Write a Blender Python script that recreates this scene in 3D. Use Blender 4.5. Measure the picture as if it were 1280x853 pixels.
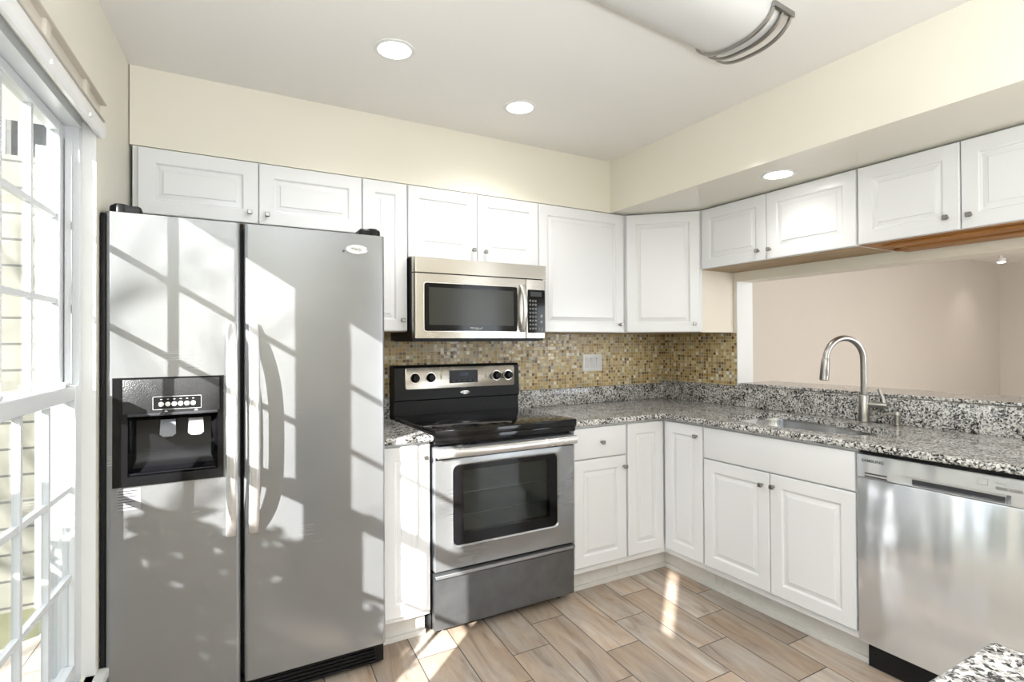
import bpy, bmesh, math, random
from mathutils import Vector, Matrix

C = bpy.context.scene.collection
for o in list(bpy.data.objects):
    bpy.data.objects.remove(o)

# ------------------------------------------------------------------ camera
CAM = Vector((-2.940, -2.9386, 1.3177))
YAW, PITCH, ROLL, FPX, SY = 0.51638, 0.00865, -0.00538, 683.8, -3.57
fw = Vector((math.sin(YAW) * math.cos(PITCH), math.cos(YAW) * math.cos(PITCH), math.sin(PITCH)))
rt = Vector((math.cos(YAW), -math.sin(YAW), 0.0))
up = rt.cross(fw)
r2 = rt * math.cos(ROLL) + up * math.sin(ROLL)
u2 = up * math.cos(ROLL) - rt * math.sin(ROLL)
cd = bpy.data.cameras.new('camera')
cam = bpy.data.objects.new('camera', cd)
C.objects.link(cam)
M = Matrix((r2, u2, -fw)).transposed().to_4x4()
M.translation = CAM
cam.matrix_world = M
cd.sensor_width = 36.0
cd.lens = FPX / 1280 * 36.0
cd.shift_y = SY / 1280
cd.clip_start = 0.02
bpy.context.scene.camera = cam

# ------------------------------------------------------------------ view, world, lights
sc = bpy.context.scene
sc.view_settings.view_transform = 'Standard'
sc.view_settings.look = 'None'
sc.view_settings.gamma = 1.0
sc.view_settings.use_curve_mapping = False
sc.view_settings.exposure = 0.62

SKY = 1.6
SUN = 17.0
REAR_FILL = 60.0
DOWN = 3.2
REAR_DOWN_FILL = 8.0
BOUNCE_FILL = 60.0
DINING_FILL = 27.0

w = bpy.data.worlds.new('sky')
sc.world = w
w.use_nodes = True
nt = w.node_tree
bg = nt.nodes['Background']
bg.inputs[0].default_value = (0.86, 0.93, 1.0, 1)
bg.inputs[1].default_value = SKY


def light(name, kind, loc, energy, color=(1, 1, 1), direction=None, **kw):
    ld = bpy.data.lights.new(name, kind)
    ld.energy = energy
    ld.color = color
    for k, v in kw.items():
        setattr(ld, k, v)
    lo = bpy.data.objects.new(name, ld)
    C.objects.link(lo)
    lo.location = loc
    if direction is not None:
        lo.rotation_euler = Vector(direction).to_track_quat('-Z', 'Y').to_euler()
    return lo


SUNDIR = (1.12, 1.0, -0.65)
light('sun', 'SUN', (-8, -8, 6), SUN, (1.0, 0.975, 0.935), SUNDIR, angle=0.009)
# area fill added in the invented rear opening, behind the camera
light('rear_area_fill', 'AREA', (1.75, -5.22, 1.15), REAR_FILL, (0.88, 0.94, 1.0), (0, 1, 0), shape='RECTANGLE', size=2.7, size_y=2.0)


# uplight added as unseen fill, bounced off the ceiling behind the camera
light('ceiling_bounce_fill', 'AREA', (-2.55, -3.55, 1.2), BOUNCE_FILL, (0.88, 0.94, 1.0), (0.0, -0.1, 1), shape='DISK', size=0.6)


# ------------------------------------------------------------------ materials
def newmat(name):
    m = bpy.data.materials.new(name)
    m.use_nodes = True
    n = m.node_tree.nodes
    return m, n, m.node_tree.links, n['Principled BSDF']


def simple(name, col, rough=0.5, metal=0.0, spec=0.5, coat=0.0):
    m, n, l, b = newmat(name)
    b.inputs['Base Color'].default_value = (*col, 1)
    b.inputs['Roughness'].default_value = rough
    b.inputs['Metallic'].default_value = metal
    b.inputs['Specular IOR Level'].default_value = spec
    b.inputs['Coat Weight'].default_value = coat
    return m


def mottled(name, col, col2, rough=0.5, scale=3.0, spec=0.5, bump=0.0, bscale=60.0, metal=0.0):
    m, n, l, b = newmat(name)
    g = n.new('ShaderNodeNewGeometry')
    t = n.new('ShaderNodeTexNoise')
    t.inputs['Scale'].default_value = scale
    t.inputs['Detail'].default_value = 4
    l.new(g.outputs['Position'], t.inputs['Vector'])
    mx = n.new('ShaderNodeMix')
    mx.data_type = 'RGBA'
    mx.inputs[6].default_value = (*col, 1)
    mx.inputs[7].default_value = (*col2, 1)
    l.new(t.outputs['Fac'], mx.inputs[0])
    l.new(mx.outputs[2], b.inputs['Base Color'])
    b.inputs['Roughness'].default_value = rough
    b.inputs['Specular IOR Level'].default_value = spec
    b.inputs['Metallic'].default_value = metal
    if bump:
        t2 = n.new('ShaderNodeTexNoise')
        t2.inputs['Scale'].default_value = bscale
        l.new(g.outputs['Position'], t2.inputs['Vector'])
        bp = n.new('ShaderNodeBump')
        bp.inputs['Strength'].default_value = bump
        bp.inputs['Distance'].default_value = 0.002
        l.new(t2.outputs['Fac'], bp.inputs['Height'])
        l.new(bp.outputs['Normal'], b.inputs['Normal'])
    return m


def math_(n, l, op, a, b=None, c=None):
    x = n.new('ShaderNodeMath')
    x.operation = op
    for i, v in enumerate((a, b, c)):
        if v is None:
            continue
        if isinstance(v, (int, float)):
            x.inputs[i].default_value = v
        else:
            l.new(v, x.inputs[i])
    return x.outputs[0]


def ramp(n, l, fac, stops, const=False):
    r = n.new('ShaderNodeValToRGB')
    e = r.color_ramp.elements
    if const:
        r.color_ramp.interpolation = 'CONSTANT'
    e[0].position, e[0].color = stops[0][0], (*stops[0][1], 1)
    e[1].position, e[1].color = stops[-1][0], (*stops[-1][1], 1)
    for p_, c_ in stops[1:-1]:
        q = e.new(p_)
        q.color = (*c_, 1)
    l.new(fac, r.inputs[0])
    return r.outputs[0]


def steel(name, col, rough, stretch, metal=0.72, wave=0.0, wscale=(3, 3, 3), smudge=0.12):
    """brushed stainless: streaks along one direction, light smudges, gently uneven sheet"""
    m, n, l, b = newmat(name)
    g = n.new('ShaderNodeNewGeometry')
    mp = n.new('ShaderNodeMapping')
    mp.inputs['Scale'].default_value = stretch
    l.new(g.outputs['Position'], mp.inputs['Vector'])
    t = n.new('ShaderNodeTexNoise')
    t.inputs['Scale'].default_value = 1.0
    t.inputs['Detail'].default_value = 3
    l.new(mp.outputs['Vector'], t.inputs['Vector'])
    t2 = n.new('ShaderNodeTexNoise')
    t2.inputs['Scale'].default_value = 3.0
    t2.inputs['Detail'].default_value = 2
    l.new(g.outputs['Position'], t2.inputs['Vector'])
    f = math_(n, l, 'ADD', math_(n, l, 'MULTIPLY', t.outputs['Fac'], 0.2), math_(n, l, 'MULTIPLY', t2.outputs['Fac'], 0.8))
    lo = tuple(c * (1 - smudge) for c in col)
    hi = tuple(min(1, c * (1 + smudge)) for c in col)
    l.new(ramp(n, l, f, [(0.3, lo), (0.7, hi)]), b.inputs['Base Color'])
    rr = n.new('ShaderNodeMapRange')
    rr.inputs['From Min'].default_value = 0.3
    rr.inputs['From Max'].default_value = 0.7
    rr.inputs['To Min'].default_value = rough * 0.9
    rr.inputs['To Max'].default_value = rough * 1.12
    l.new(f, rr.inputs['Value'])
    l.new(rr.outputs[0], b.inputs['Roughness'])
    b.inputs['Metallic'].default_value = metal
    if wave:
        mp2 = n.new('ShaderNodeMapping')
        mp2.inputs['Scale'].default_value = wscale
        l.new(g.outputs['Position'], mp2.inputs['Vector'])
        t3 = n.new('ShaderNodeTexNoise')
        t3.inputs['Scale'].default_value = 1.0
        t3.inputs['Detail'].default_value = 1
        l.new(mp2.outputs['Vector'], t3.inputs['Vector'])
        bp = n.new('ShaderNodeBump')
        bp.inputs['Strength'].default_value = 1.0
        bp.inputs['Distance'].default_value = wave
        l.new(t3.outputs['Fac'], bp.inputs['Height'])
        l.new(bp.outputs['Normal'], b.inputs['Normal'])
    return m


def granite():
    m, n, l, b = newmat('granite')
    g = n.new('ShaderNodeNewGeometry')
    t = n.new('ShaderNodeTexNoise')
    t.inputs['Scale'].default_value = 70
    t.inputs['Detail'].default_value = 2
    l.new(g.outputs['Position'], t.inputs['Vector'])
    mx = n.new('ShaderNodeMix')
    mx.data_type = 'VECTOR'
    mx.inputs[0].default_value = 0.012
    l.new(g.outputs['Position'], mx.inputs[4])
    l.new(t.outputs['Color'], mx.inputs[5])
    v = n.new('ShaderNodeTexVoronoi')
    v.inputs['Scale'].default_value = 150
    l.new(mx.outputs[1], v.inputs['Vector'])
    v2 = n.new('ShaderNodeTexVoronoi')
    v2.inputs['Scale'].default_value = 290
    l.new(mx.outputs[1], v2.inputs['Vector'])
    s1 = n.new('ShaderNodeSeparateColor')
    l.new(v.outputs['Color'], s1.inputs[0])
    s2 = n.new('ShaderNodeSeparateColor')
    l.new(v2.outputs['Color'], s2.inputs[0])
    big = n.new('ShaderNodeTexNoise')
    big.inputs['Scale'].default_value = 16
    l.new(g.outputs['Position'], big.inputs['Vector'])
    f = math_(n, l, 'ADD', math_(n, l, 'MULTIPLY', s1.outputs[0], 0.62), math_(n, l, 'MULTIPLY', s2.outputs[1], 0.28))
    f = math_(n, l, 'ADD', f, math_(n, l, 'MULTIPLY', math_(n, l, 'SUBTRACT', big.outputs['Fac'], 0.45), 0.5))
    col = ramp(n, l, f, [(0.0, (0.012, 0.012, 0.014)), (0.23, (0.06, 0.06, 0.063)), (0.31, (0.24, 0.235, 0.23)), (0.43, (0.42, 0.41, 0.395)),
                         (0.58, (0.66, 0.65, 0.63)), (0.8, (0.80, 0.79, 0.78))], const=True)
    l.new(col, b.inputs['Base Color'])
    b.inputs['Roughness'].default_value = 0.13
    return m


def mosaic():
    """2 cm glass and stone mosaic with pale grout"""
    m, n, l, b = newmat('mosaic_tile')
    g = n.new('ShaderNodeNewGeometry')
    s = n.new('ShaderNodeSeparateXYZ')
    l.new(g.outputs['Position'], s.inputs[0])
    P = 1 / 0.0205
    # x - y runs continuously round the inside corner
    uu = math_(n, l, 'MULTIPLY', math_(n, l, 'SUBTRACT', s.outputs[0], s.outputs[1]), P)
    vv = math_(n, l, 'MULTIPLY', s.outputs[2], P)
    cu, cv = math_(n, l, 'FLOOR', uu), math_(n, l, 'FLOOR', vv)
    fu, fv = math_(n, l, 'FRACT', uu), math_(n, l, 'FRACT', vv)
    du = math_(n, l, 'ABSOLUTE', math_(n, l, 'SUBTRACT', fu, 0.5))
    dv = math_(n, l, 'ABSOLUTE', math_(n, l, 'SUBTRACT', fv, 0.5))
    edge = math_(n, l, 'GREATER_THAN', math_(n, l, 'MAXIMUM', du, dv), 0.43)
    cb = n.new('ShaderNodeCombineXYZ')
    l.new(cu, cb.inputs[0])
    l.new(cv, cb.inputs[1])
    wn = n.new('ShaderNodeTexWhiteNoise')
    wn.noise_dimensions = '2D'
    l.new(cb.outputs[0], wn.inputs['Vector'])
    tile = ramp(n, l, wn.outputs['Value'], [
        (0.0, (0.179, 0.106, 0.045)), (0.12, (0.336, 0.224, 0.090)), (0.24, (0.504, 0.358, 0.146)), (0.42, (0.560, 0.437, 0.213)),
        (0.56, (0.638, 0.526, 0.291)), (0.70, (0.381, 0.347, 0.258)), (0.80, (0.493, 0.314, 0.095)), (0.90, (0.739, 0.672, 0.482)), (0.97, (0.829, 0.818, 0.739))], const=True)
    mx = n.new('ShaderNodeMix')
    mx.data_type = 'RGBA'
    l.new(edge, mx.inputs[0])
    l.new(tile, mx.inputs[6])
    mx.inputs[7].default_value = (0.63, 0.55, 0.39, 1)
    l.new(mx.outputs[2], b.inputs['Base Color'])
    sp = n.new('ShaderNodeSeparateColor')
    l.new(wn.outputs['Color'], sp.inputs[0])
    ro = math_(n, l, 'ADD', math_(n, l, 'MULTIPLY', sp.outputs[1], 0.35), 0.1)
    ro = math_(n, l, 'MAXIMUM', ro, math_(n, l, 'MULTIPLY', edge, 0.7))
    l.new(ro, b.inputs['Roughness'])
    bp = n.new('ShaderNodeBump')
    bp.inputs['Strength'].default_value = 0.5
    bp.inputs['Distance'].default_value = 0.002
    bp.invert = True
    l.new(edge, bp.inputs['Height'])
    l.new(bp.outputs['Normal'], b.inputs['Normal'])
    return m


def plank_floor():
    """wood-look porcelain planks in a one-third offset, dark joints"""
    m, n, l, b = newmat('plank_tile')
    g = n.new('ShaderNodeNewGeometry')
    s = n.new('ShaderNodeSeparateXYZ')
    l.new(g.outputs['Position'], s.inputs[0])
    W, L = 0.185, 0.535
    v = math_(n, l, 'SUBTRACT', s.outputs[0], math_(n, l, 'MULTIPLY', s.outputs[1], 0.075))
    vv = math_(n, l, 'DIVIDE', math_(n, l, 'ADD', v, 0.99), W)
    row = math_(n, l, 'FLOOR', vv)
    fv = math_(n, l, 'FRACT', vv)
    uu = math_(n, l, 'DIVIDE', math_(n, l, 'SUBTRACT', math_(n, l, 'ADD', s.outputs[1], 0.74), math_(n, l, 'MULTIPLY', row, 0.18)), L)
    col = math_(n, l, 'FLOOR', uu)
    fu = math_(n, l, 'FRACT', uu)
    dv = math_(n, l, 'MULTIPLY', math_(n, l, 'SUBTRACT', 0.5, math_(n, l, 'ABSOLUTE', math_(n, l, 'SUBTRACT', fv, 0.5))), W)
    du = math_(n, l, 'MULTIPLY', math_(n, l, 'SUBTRACT', 0.5, math_(n, l, 'ABSOLUTE', math_(n, l, 'SUBTRACT', fu, 0.5))), L)
    joint = math_(n, l, 'LESS_THAN', math_(n, l, 'MINIMUM', du, dv), 0.0022)
    cb = n.new('ShaderNodeCombineXYZ')
    l.new(row, cb.inputs[0])
    l.new(col, cb.inputs[1])
    wn = n.new('ShaderNodeTexWhiteNoise')
    wn.noise_dimensions = '2D'
    l.new(cb.outputs[0], wn.inputs['Vector'])
    # grain: long along the plank, shifted per plank
    cv = n.new('ShaderNodeCombineXYZ')
    l.new(math_(n, l, 'MULTIPLY', v, 17), cv.inputs[0])
    l.new(math_(n, l, 'MULTIPLY', s.outputs[1], 2.6), cv.inputs[1])
    l.new(math_(n, l, 'MULTIPLY', wn.outputs['Value'], 40), cv.inputs[2])
    gr = n.new('ShaderNodeTexNoise')
    gr.inputs['Scale'].default_value = 1.0
    gr.inputs['Detail'].default_value = 6
    gr.inputs['Roughness'].default_value = 0.62
    gr.inputs['Distortion'].default_value = 0.8
    l.new(cv.outputs[0], gr.inputs['Vector'])
    cv2 = n.new('ShaderNodeCombineXYZ')
    l.new(math_(n, l, 'MULTIPLY', v, 9), cv2.inputs[0])
    l.new(math_(n, l, 'MULTIPLY', s.outputs[1], 3.2), cv2.inputs[1])
    l.new(math_(n, l, 'MULTIPLY', wn.outputs['Value'], 73), cv2.inputs[2])
    bl = n.new('ShaderNodeTexNoise')
    bl.inputs['Scale'].default_value = 1.0
    bl.inputs['Detail'].default_value = 2
    l.new(cv2.outputs[0], bl.inputs['Vector'])
    warm = ramp(n, l, gr.outputs['Fac'], [(0.25, (0.22, 0.155, 0.11)), (0.42, (0.39, 0.295, 0.22)), (0.58, (0.46, 0.36, 0.275)), (0.76, (0.54, 0.45, 0.36))])
    cool = ramp(n, l, gr.outputs['Fac'], [(0.25, (0.20, 0.165, 0.14)), (0.42, (0.36, 0.305, 0.26)), (0.58, (0.43, 0.38, 0.335)), (0.76, (0.51, 0.475, 0.43))])
    sp = n.new('ShaderNodeSeparateColor')
    l.new(wn.outputs['Color'], sp.inputs[0])
    k = math_(n, l, 'ADD', math_(n, l, 'MULTIPLY', bl.outputs['Fac'], 2.2), math_(n, l, 'MULTIPLY', sp.outputs[1], 0.5))
    kk = n.new('ShaderNodeMapRange')
    kk.inputs['From Min'].default_value = 1.05
    kk.inputs['From Max'].default_value = 1.75
    l.new(k, kk.inputs['Value'])
    mx = n.new('ShaderNodeMix')
    mx.data_type = 'RGBA'
    l.new(kk.outputs[0], mx.inputs[0])
    l.new(warm, mx.inputs[6])
    l.new(cool, mx.inputs[7])
    tone = n.new('ShaderNodeMix')
    tone.data_type = 'RGBA'
    tone.blend_type = 'MULTIPLY'
    tone.inputs[0].default_value = 1.0
    l.new(mx.outputs[2], tone.inputs[6])
    tv = ramp(n, l, sp.outputs[2], [(0.0, (0.78, 0.77, 0.76)), (1.0, (1.22, 1.21, 1.20))])
    l.new(tv, tone.inputs[7])
    fin = n.new('ShaderNodeMix')
    fin.data_type = 'RGBA'
    l.new(joint, fin.inputs[0])
    l.new(tone.outputs[2], fin.inputs[6])
    fin.inputs[7].default_value = (0.07, 0.06, 0.055, 1)
    l.new(fin.outputs[2], b.inputs['Base Color'])
    l.new(math_(n, l, 'MAXIMUM', math_(n, l, 'MULTIPLY', joint, 0.8), 0.27), b.inputs['Roughness'])
    bp = n.new('ShaderNodeBump')
    bp.inputs['Strength'].default_value = 0.6
    bp.inputs['Distance'].default_value = 0.002
    bp.invert = True
    l.new(joint, bp.inputs['Height'])
    l.new(bp.outputs['Normal'], b.inputs['Normal'])
    return m


def wood(name, c1, c2, scale=(3, 40, 40), rough=0.5):
    m, n, l, b = newmat(name)
    g = n.new('ShaderNodeNewGeometry')
    mp = n.new('ShaderNodeMapping')
    mp.inputs['Scale'].default_value = scale
    l.new(g.outputs['Position'], mp.inputs['Vector'])
    t = n.new('ShaderNodeTexNoise')
    t.inputs['Scale'].default_value = 1.0
    t.inputs['Detail'].default_value = 5
    t.inputs['Distortion'].default_value = 0.6
    l.new(mp.outputs['Vector'], t.inputs['Vector'])
    l.new(ramp(n, l, t.outputs['Fac'], [(0.3, c1), (0.7, c2)]), b.inputs['Base Color'])
    b.inputs['Roughness'].default_value = rough
    return m


def glass(name, tint, gloss, rough=0.0):
    m, n, l, b = newmat(name)
    out = n['Material Output']
    tr = n.new('ShaderNodeBsdfTransparent')
    tr.inputs[0].default_value = (*tint, 1)
    gl = n.new('ShaderNodeBsdfGlossy')
    gl.inputs['Roughness'].default_value = rough
    mx = n.new('ShaderNodeMixShader')
    lw = n.new('ShaderNodeLayerWeight')
    lw.inputs[0].default_value = 0.5
    pw = math_(n, l, 'ADD', math_(n, l, 'MULTIPLY', math_(n, l, 'POWER', lw.outputs['Facing'], 5.0), gloss), 0.035)
    l.new(pw, mx.inputs[0])
    l.new(tr.outputs[0], mx.inputs[1])
    l.new(gl.outputs[0], mx.inputs[2])
    l.new(mx.outputs[0], out.inputs[0])
    return m


def emit(name, col, s):
    m, n, l, b = newmat(name)
    b.inputs['Base Color'].default_value = (*col, 1)
    b.inputs['Emission Color'].default_value = (*col, 1)
    b.inputs['Emission Strength'].default_value = s
    return m


def siding(name, c, dark, pitch):
    m, n, l, b = newmat(name)
    g = n.new('ShaderNodeNewGeometry')
    s = n.new('ShaderNodeSeparateXYZ')
    l.new(g.outputs['Position'], s.inputs[0])
    t = n.new('ShaderNodeTexNoise')
    t.inputs['Scale'].default_value = 6
    l.new(g.outputs['Position'], t.inputs['Vector'])
    f = math_(n, l, 'FRACT', math_(n, l, 'DIVIDE', s.outputs[2], pitch))
    e = math_(n, l, 'LESS_THAN', f, 0.09)
    base = ramp(n, l, t.outputs['Fac'], [(0.3, tuple(x * 0.85 for x in c)), (0.7, c)])
    mx = n.new('ShaderNodeMix')
    mx.data_type = 'RGBA'
    l.new(e, mx.inputs[0])
    l.new(base, mx.inputs[6])
    mx.inputs[7].default_value = (*dark, 1)
    l.new(mx.outputs[2], b.inputs['Base Color'])
    b.inputs['Roughness'].default_value = 0.7
    return m


m_cream = mottled('cream_paint', (0.80, 0.765, 0.66), (0.83, 0.795, 0.695), 0.42, 2.0, spec=0.35, bump=0.05)
m_soffit = mottled('cream_gloss_paint', (0.80, 0.765, 0.66), (0.83, 0.795, 0.695), 0.10, 2.0, spec=0.5)
m_ceil = mottled('ceiling_paint', (0.875, 0.86, 0.83), (0.895, 0.88, 0.85), 0.5, 2.0, spec=0.3, bump=0.04)
m_almond = mottled('almond_panel', (0.76, 0.70, 0.60), (0.79, 0.73, 0.63), 0.35, 3.0)
m_taupe = mottled('taupe_paint', (0.60, 0.555, 0.50), (0.63, 0.585, 0.53), 0.55, 1.5, spec=0.3)
m_white = mottled('white_cabinet', (0.80, 0.81, 0.83), (0.82, 0.83, 0.85), 0.22, 3.0, spec=0.5)
m_trim = simple('white_trim', (0.82, 0.82, 0.81), 0.35)
m_vinyl = simple('white_vinyl', (0.66, 0.68, 0.70), 0.3)
m_dirty = mottled('scuffed_white_trim', (0.78, 0.77, 0.74), (0.64, 0.62, 0.59), 0.4, 22.0)
m_granite = granite()
m_mosaic = mosaic()
m_floor = plank_floor()
m_wood = wood('veneer_tan', (0.30, 0.20, 0.10), (0.46, 0.33, 0.18), (40, 3, 40))
m_orange = wood('raw_orange_wood', (0.28, 0.11, 0.025), (0.52, 0.24, 0.06), (60, 2.5, 60), 0.45)
m_fridge = steel('fridge_steel', (0.295, 0.302, 0.313), 0.25, (5, 5, 700), 0.62, 0.003, (1.5, 1.5, 3), 0.06)
m_dw = steel('dishwasher_steel', (0.76, 0.785, 0.82), 0.17, (600, 600, 5), 0.70, 0.010, (9, 9, 1.0), 0.06)
m_range = steel('range_steel', (0.33, 0.34, 0.355), 0.28, (6, 6, 700), 0.72, 0.002, (2, 2, 2), 0.10)
m_drawer = mottled('drawer_worn_steel', (0.10, 0.103, 0.108), (0.185, 0.19, 0.196), 0.36, 14.0, metal=0.7)
m_warmsteel = steel('warm_steel', (0.50, 0.47, 0.42), 0.26, (5, 5, 700), 0.8, 0.002, (2, 2, 1), 0.06)
m_nickel = simple('brushed_nickel', (0.37, 0.36, 0.345), 0.28, 1.0)
m_chrome = simple('bright_nickel', (0.78, 0.77, 0.75), 0.15, 1.0)
m_knob = simple('knob_nickel', (0.34, 0.33, 0.32), 0.25, 1.0)
m_handle = steel('handle_steel', (0.70, 0.70, 0.70), 0.25, (4, 4, 30), 0.7)
m_black = simple('black_plastic', (0.010, 0.010, 0.011), 0.35, spec=0.2)
m_blackgloss = simple('black_gloss', (0.006, 0.006, 0.007), 0.08, spec=0.25)
m_blacktex = mottled('black_textured_plastic', (0.02, 0.02, 0.021), (0.035, 0.035, 0.037), 0.35, 90, bump=0.6, bscale=220)
m_cook = simple('ceramic_glass', (0.005, 0.005, 0.006), 0.07, spec=0.35)
m_ring = simple('burner_print', (0.05, 0.05, 0.052), 0.12)
m_grey = simple('dark_grey_plastic', (0.05, 0.05, 0.055), 0.4, spec=0.25)
m_paddle = simple('grey_paddle', (0.22, 0.23, 0.25), 0.2)
m_enamel = simple('grey_enamel', (0.16, 0.17, 0.165), 0.35)
m_ovenglass = glass('oven_glass', (0.55, 0.57, 0.56), 0.9)
m_winglass = glass('window_glass', (0.97, 0.98, 0.98), 0.45)
m_mwglass = simple('microwave_glass', (0.045, 0.046, 0.040), 0.15, spec=0.25)
m_plate = simple('white_plastic', (0.82, 0.82, 0.81), 0.3)
m_rocker = simple('switch_plastic', (0.70, 0.70, 0.70), 0.3)
m_btn = simple('button_white', (0.78, 0.78, 0.76), 0.35)
m_key = simple('keypad_grey', (0.16, 0.16, 0.155), 0.4)
m_print = simple('dark_print', (0.03, 0.03, 0.035), 0.5)
m_lightprint = simple('pale_print', (0.6, 0.6, 0.6), 0.5)
m_badge = simple('silver_badge', (0.75, 0.75, 0.75), 0.22, 0.7)
m_label = simple('rating_paper', (0.26, 0.26, 0.27), 0.5)
m_display = simple('display_dark', (0.010, 0.011, 0.014), 0.2, spec=0.15)
m_digits = simple('display_blue', (0.05, 0.08, 0.16), 0.2)
m_lens = emit('lamp_glow', (1.0, 0.97, 0.90), 9.0)
m_lens2 = emit('dining_lamp_glow', (1.0, 0.95, 0.86), 5.0)
m_acryl = simple('acrylic_diffuser', (0.66, 0.655, 0.64), 0.3)
m_blind = simple('blind_white', (0.84, 0.84, 0.84), 0.28)
m_beige = simple('beige_plastic', (0.66, 0.61, 0.53), 0.45)
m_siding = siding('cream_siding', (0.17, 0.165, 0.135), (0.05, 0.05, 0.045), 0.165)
m_cornerb = simple('corner_board', (0.74, 0.76, 0.74), 0.5)
m_bluewall = simple('blue_grey_boards', (0.17, 0.20, 0.235), 0.6)
m_bluebatten = simple('pale_batten', (0.27, 0.30, 0.33), 0.6)
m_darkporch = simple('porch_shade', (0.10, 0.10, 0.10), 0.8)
m_bark = mottled('bark', (0.10, 0.075, 0.05), (0.17, 0.13, 0.10), 0.85, 12)
m_leaf = mottled('leaf', (0.05, 0.10, 0.03), (0.09, 0.16, 0.05), 0.6, 8)
m_ground = mottled('lawn', (0.09, 0.10, 0.05), (0.16, 0.15, 0.09), 0.9, 5)
m_sinksteel = simple('sink_steel', (0.47, 0.48, 0.50), 0.2, 1.0)

Z = Vector((0, 0, 1))


# ------------------------------------------------------------------ mesh helpers
class Frame:
    """local frame on a vertical face: a along u, b up, c out along n"""
    def __init__(s, o, u, nrm):
        s.o, s.u, s.n = Vector(o), Vector(u).normalized(), Vector(nrm).normalized()

    def __call__(s, a, b, c=0.0):
        return s.o + s.u * a + Z * b + s.n * c

    def mat(s):
        m_ = Matrix((s.u, Z, s.u.cross(Z))).transposed().to_4x4()
        return m_


BACK = Frame((0, 0, 0), (1, 0, 0), (0, -1, 0))       # a = x, b = z, c = distance from the back wall
RIGHT = Frame((0, 0, 0), (0, -1, 0), (-1, 0, 0))     # a = -y, b = z, c = distance from the right wall
LW_T = Vector((-0.085, -1, 0)).normalized()
LW_N = Vector((1, -0.085, 0)).normalized()
LEFT = Frame((-3.195, -0.307, 0), LW_T, LW_N)        # a = along the window wall towards the room's rear, c into the room
WORLD = Frame((0, 0, 0), (1, 0, 0), (0, 1, 0))


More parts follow.
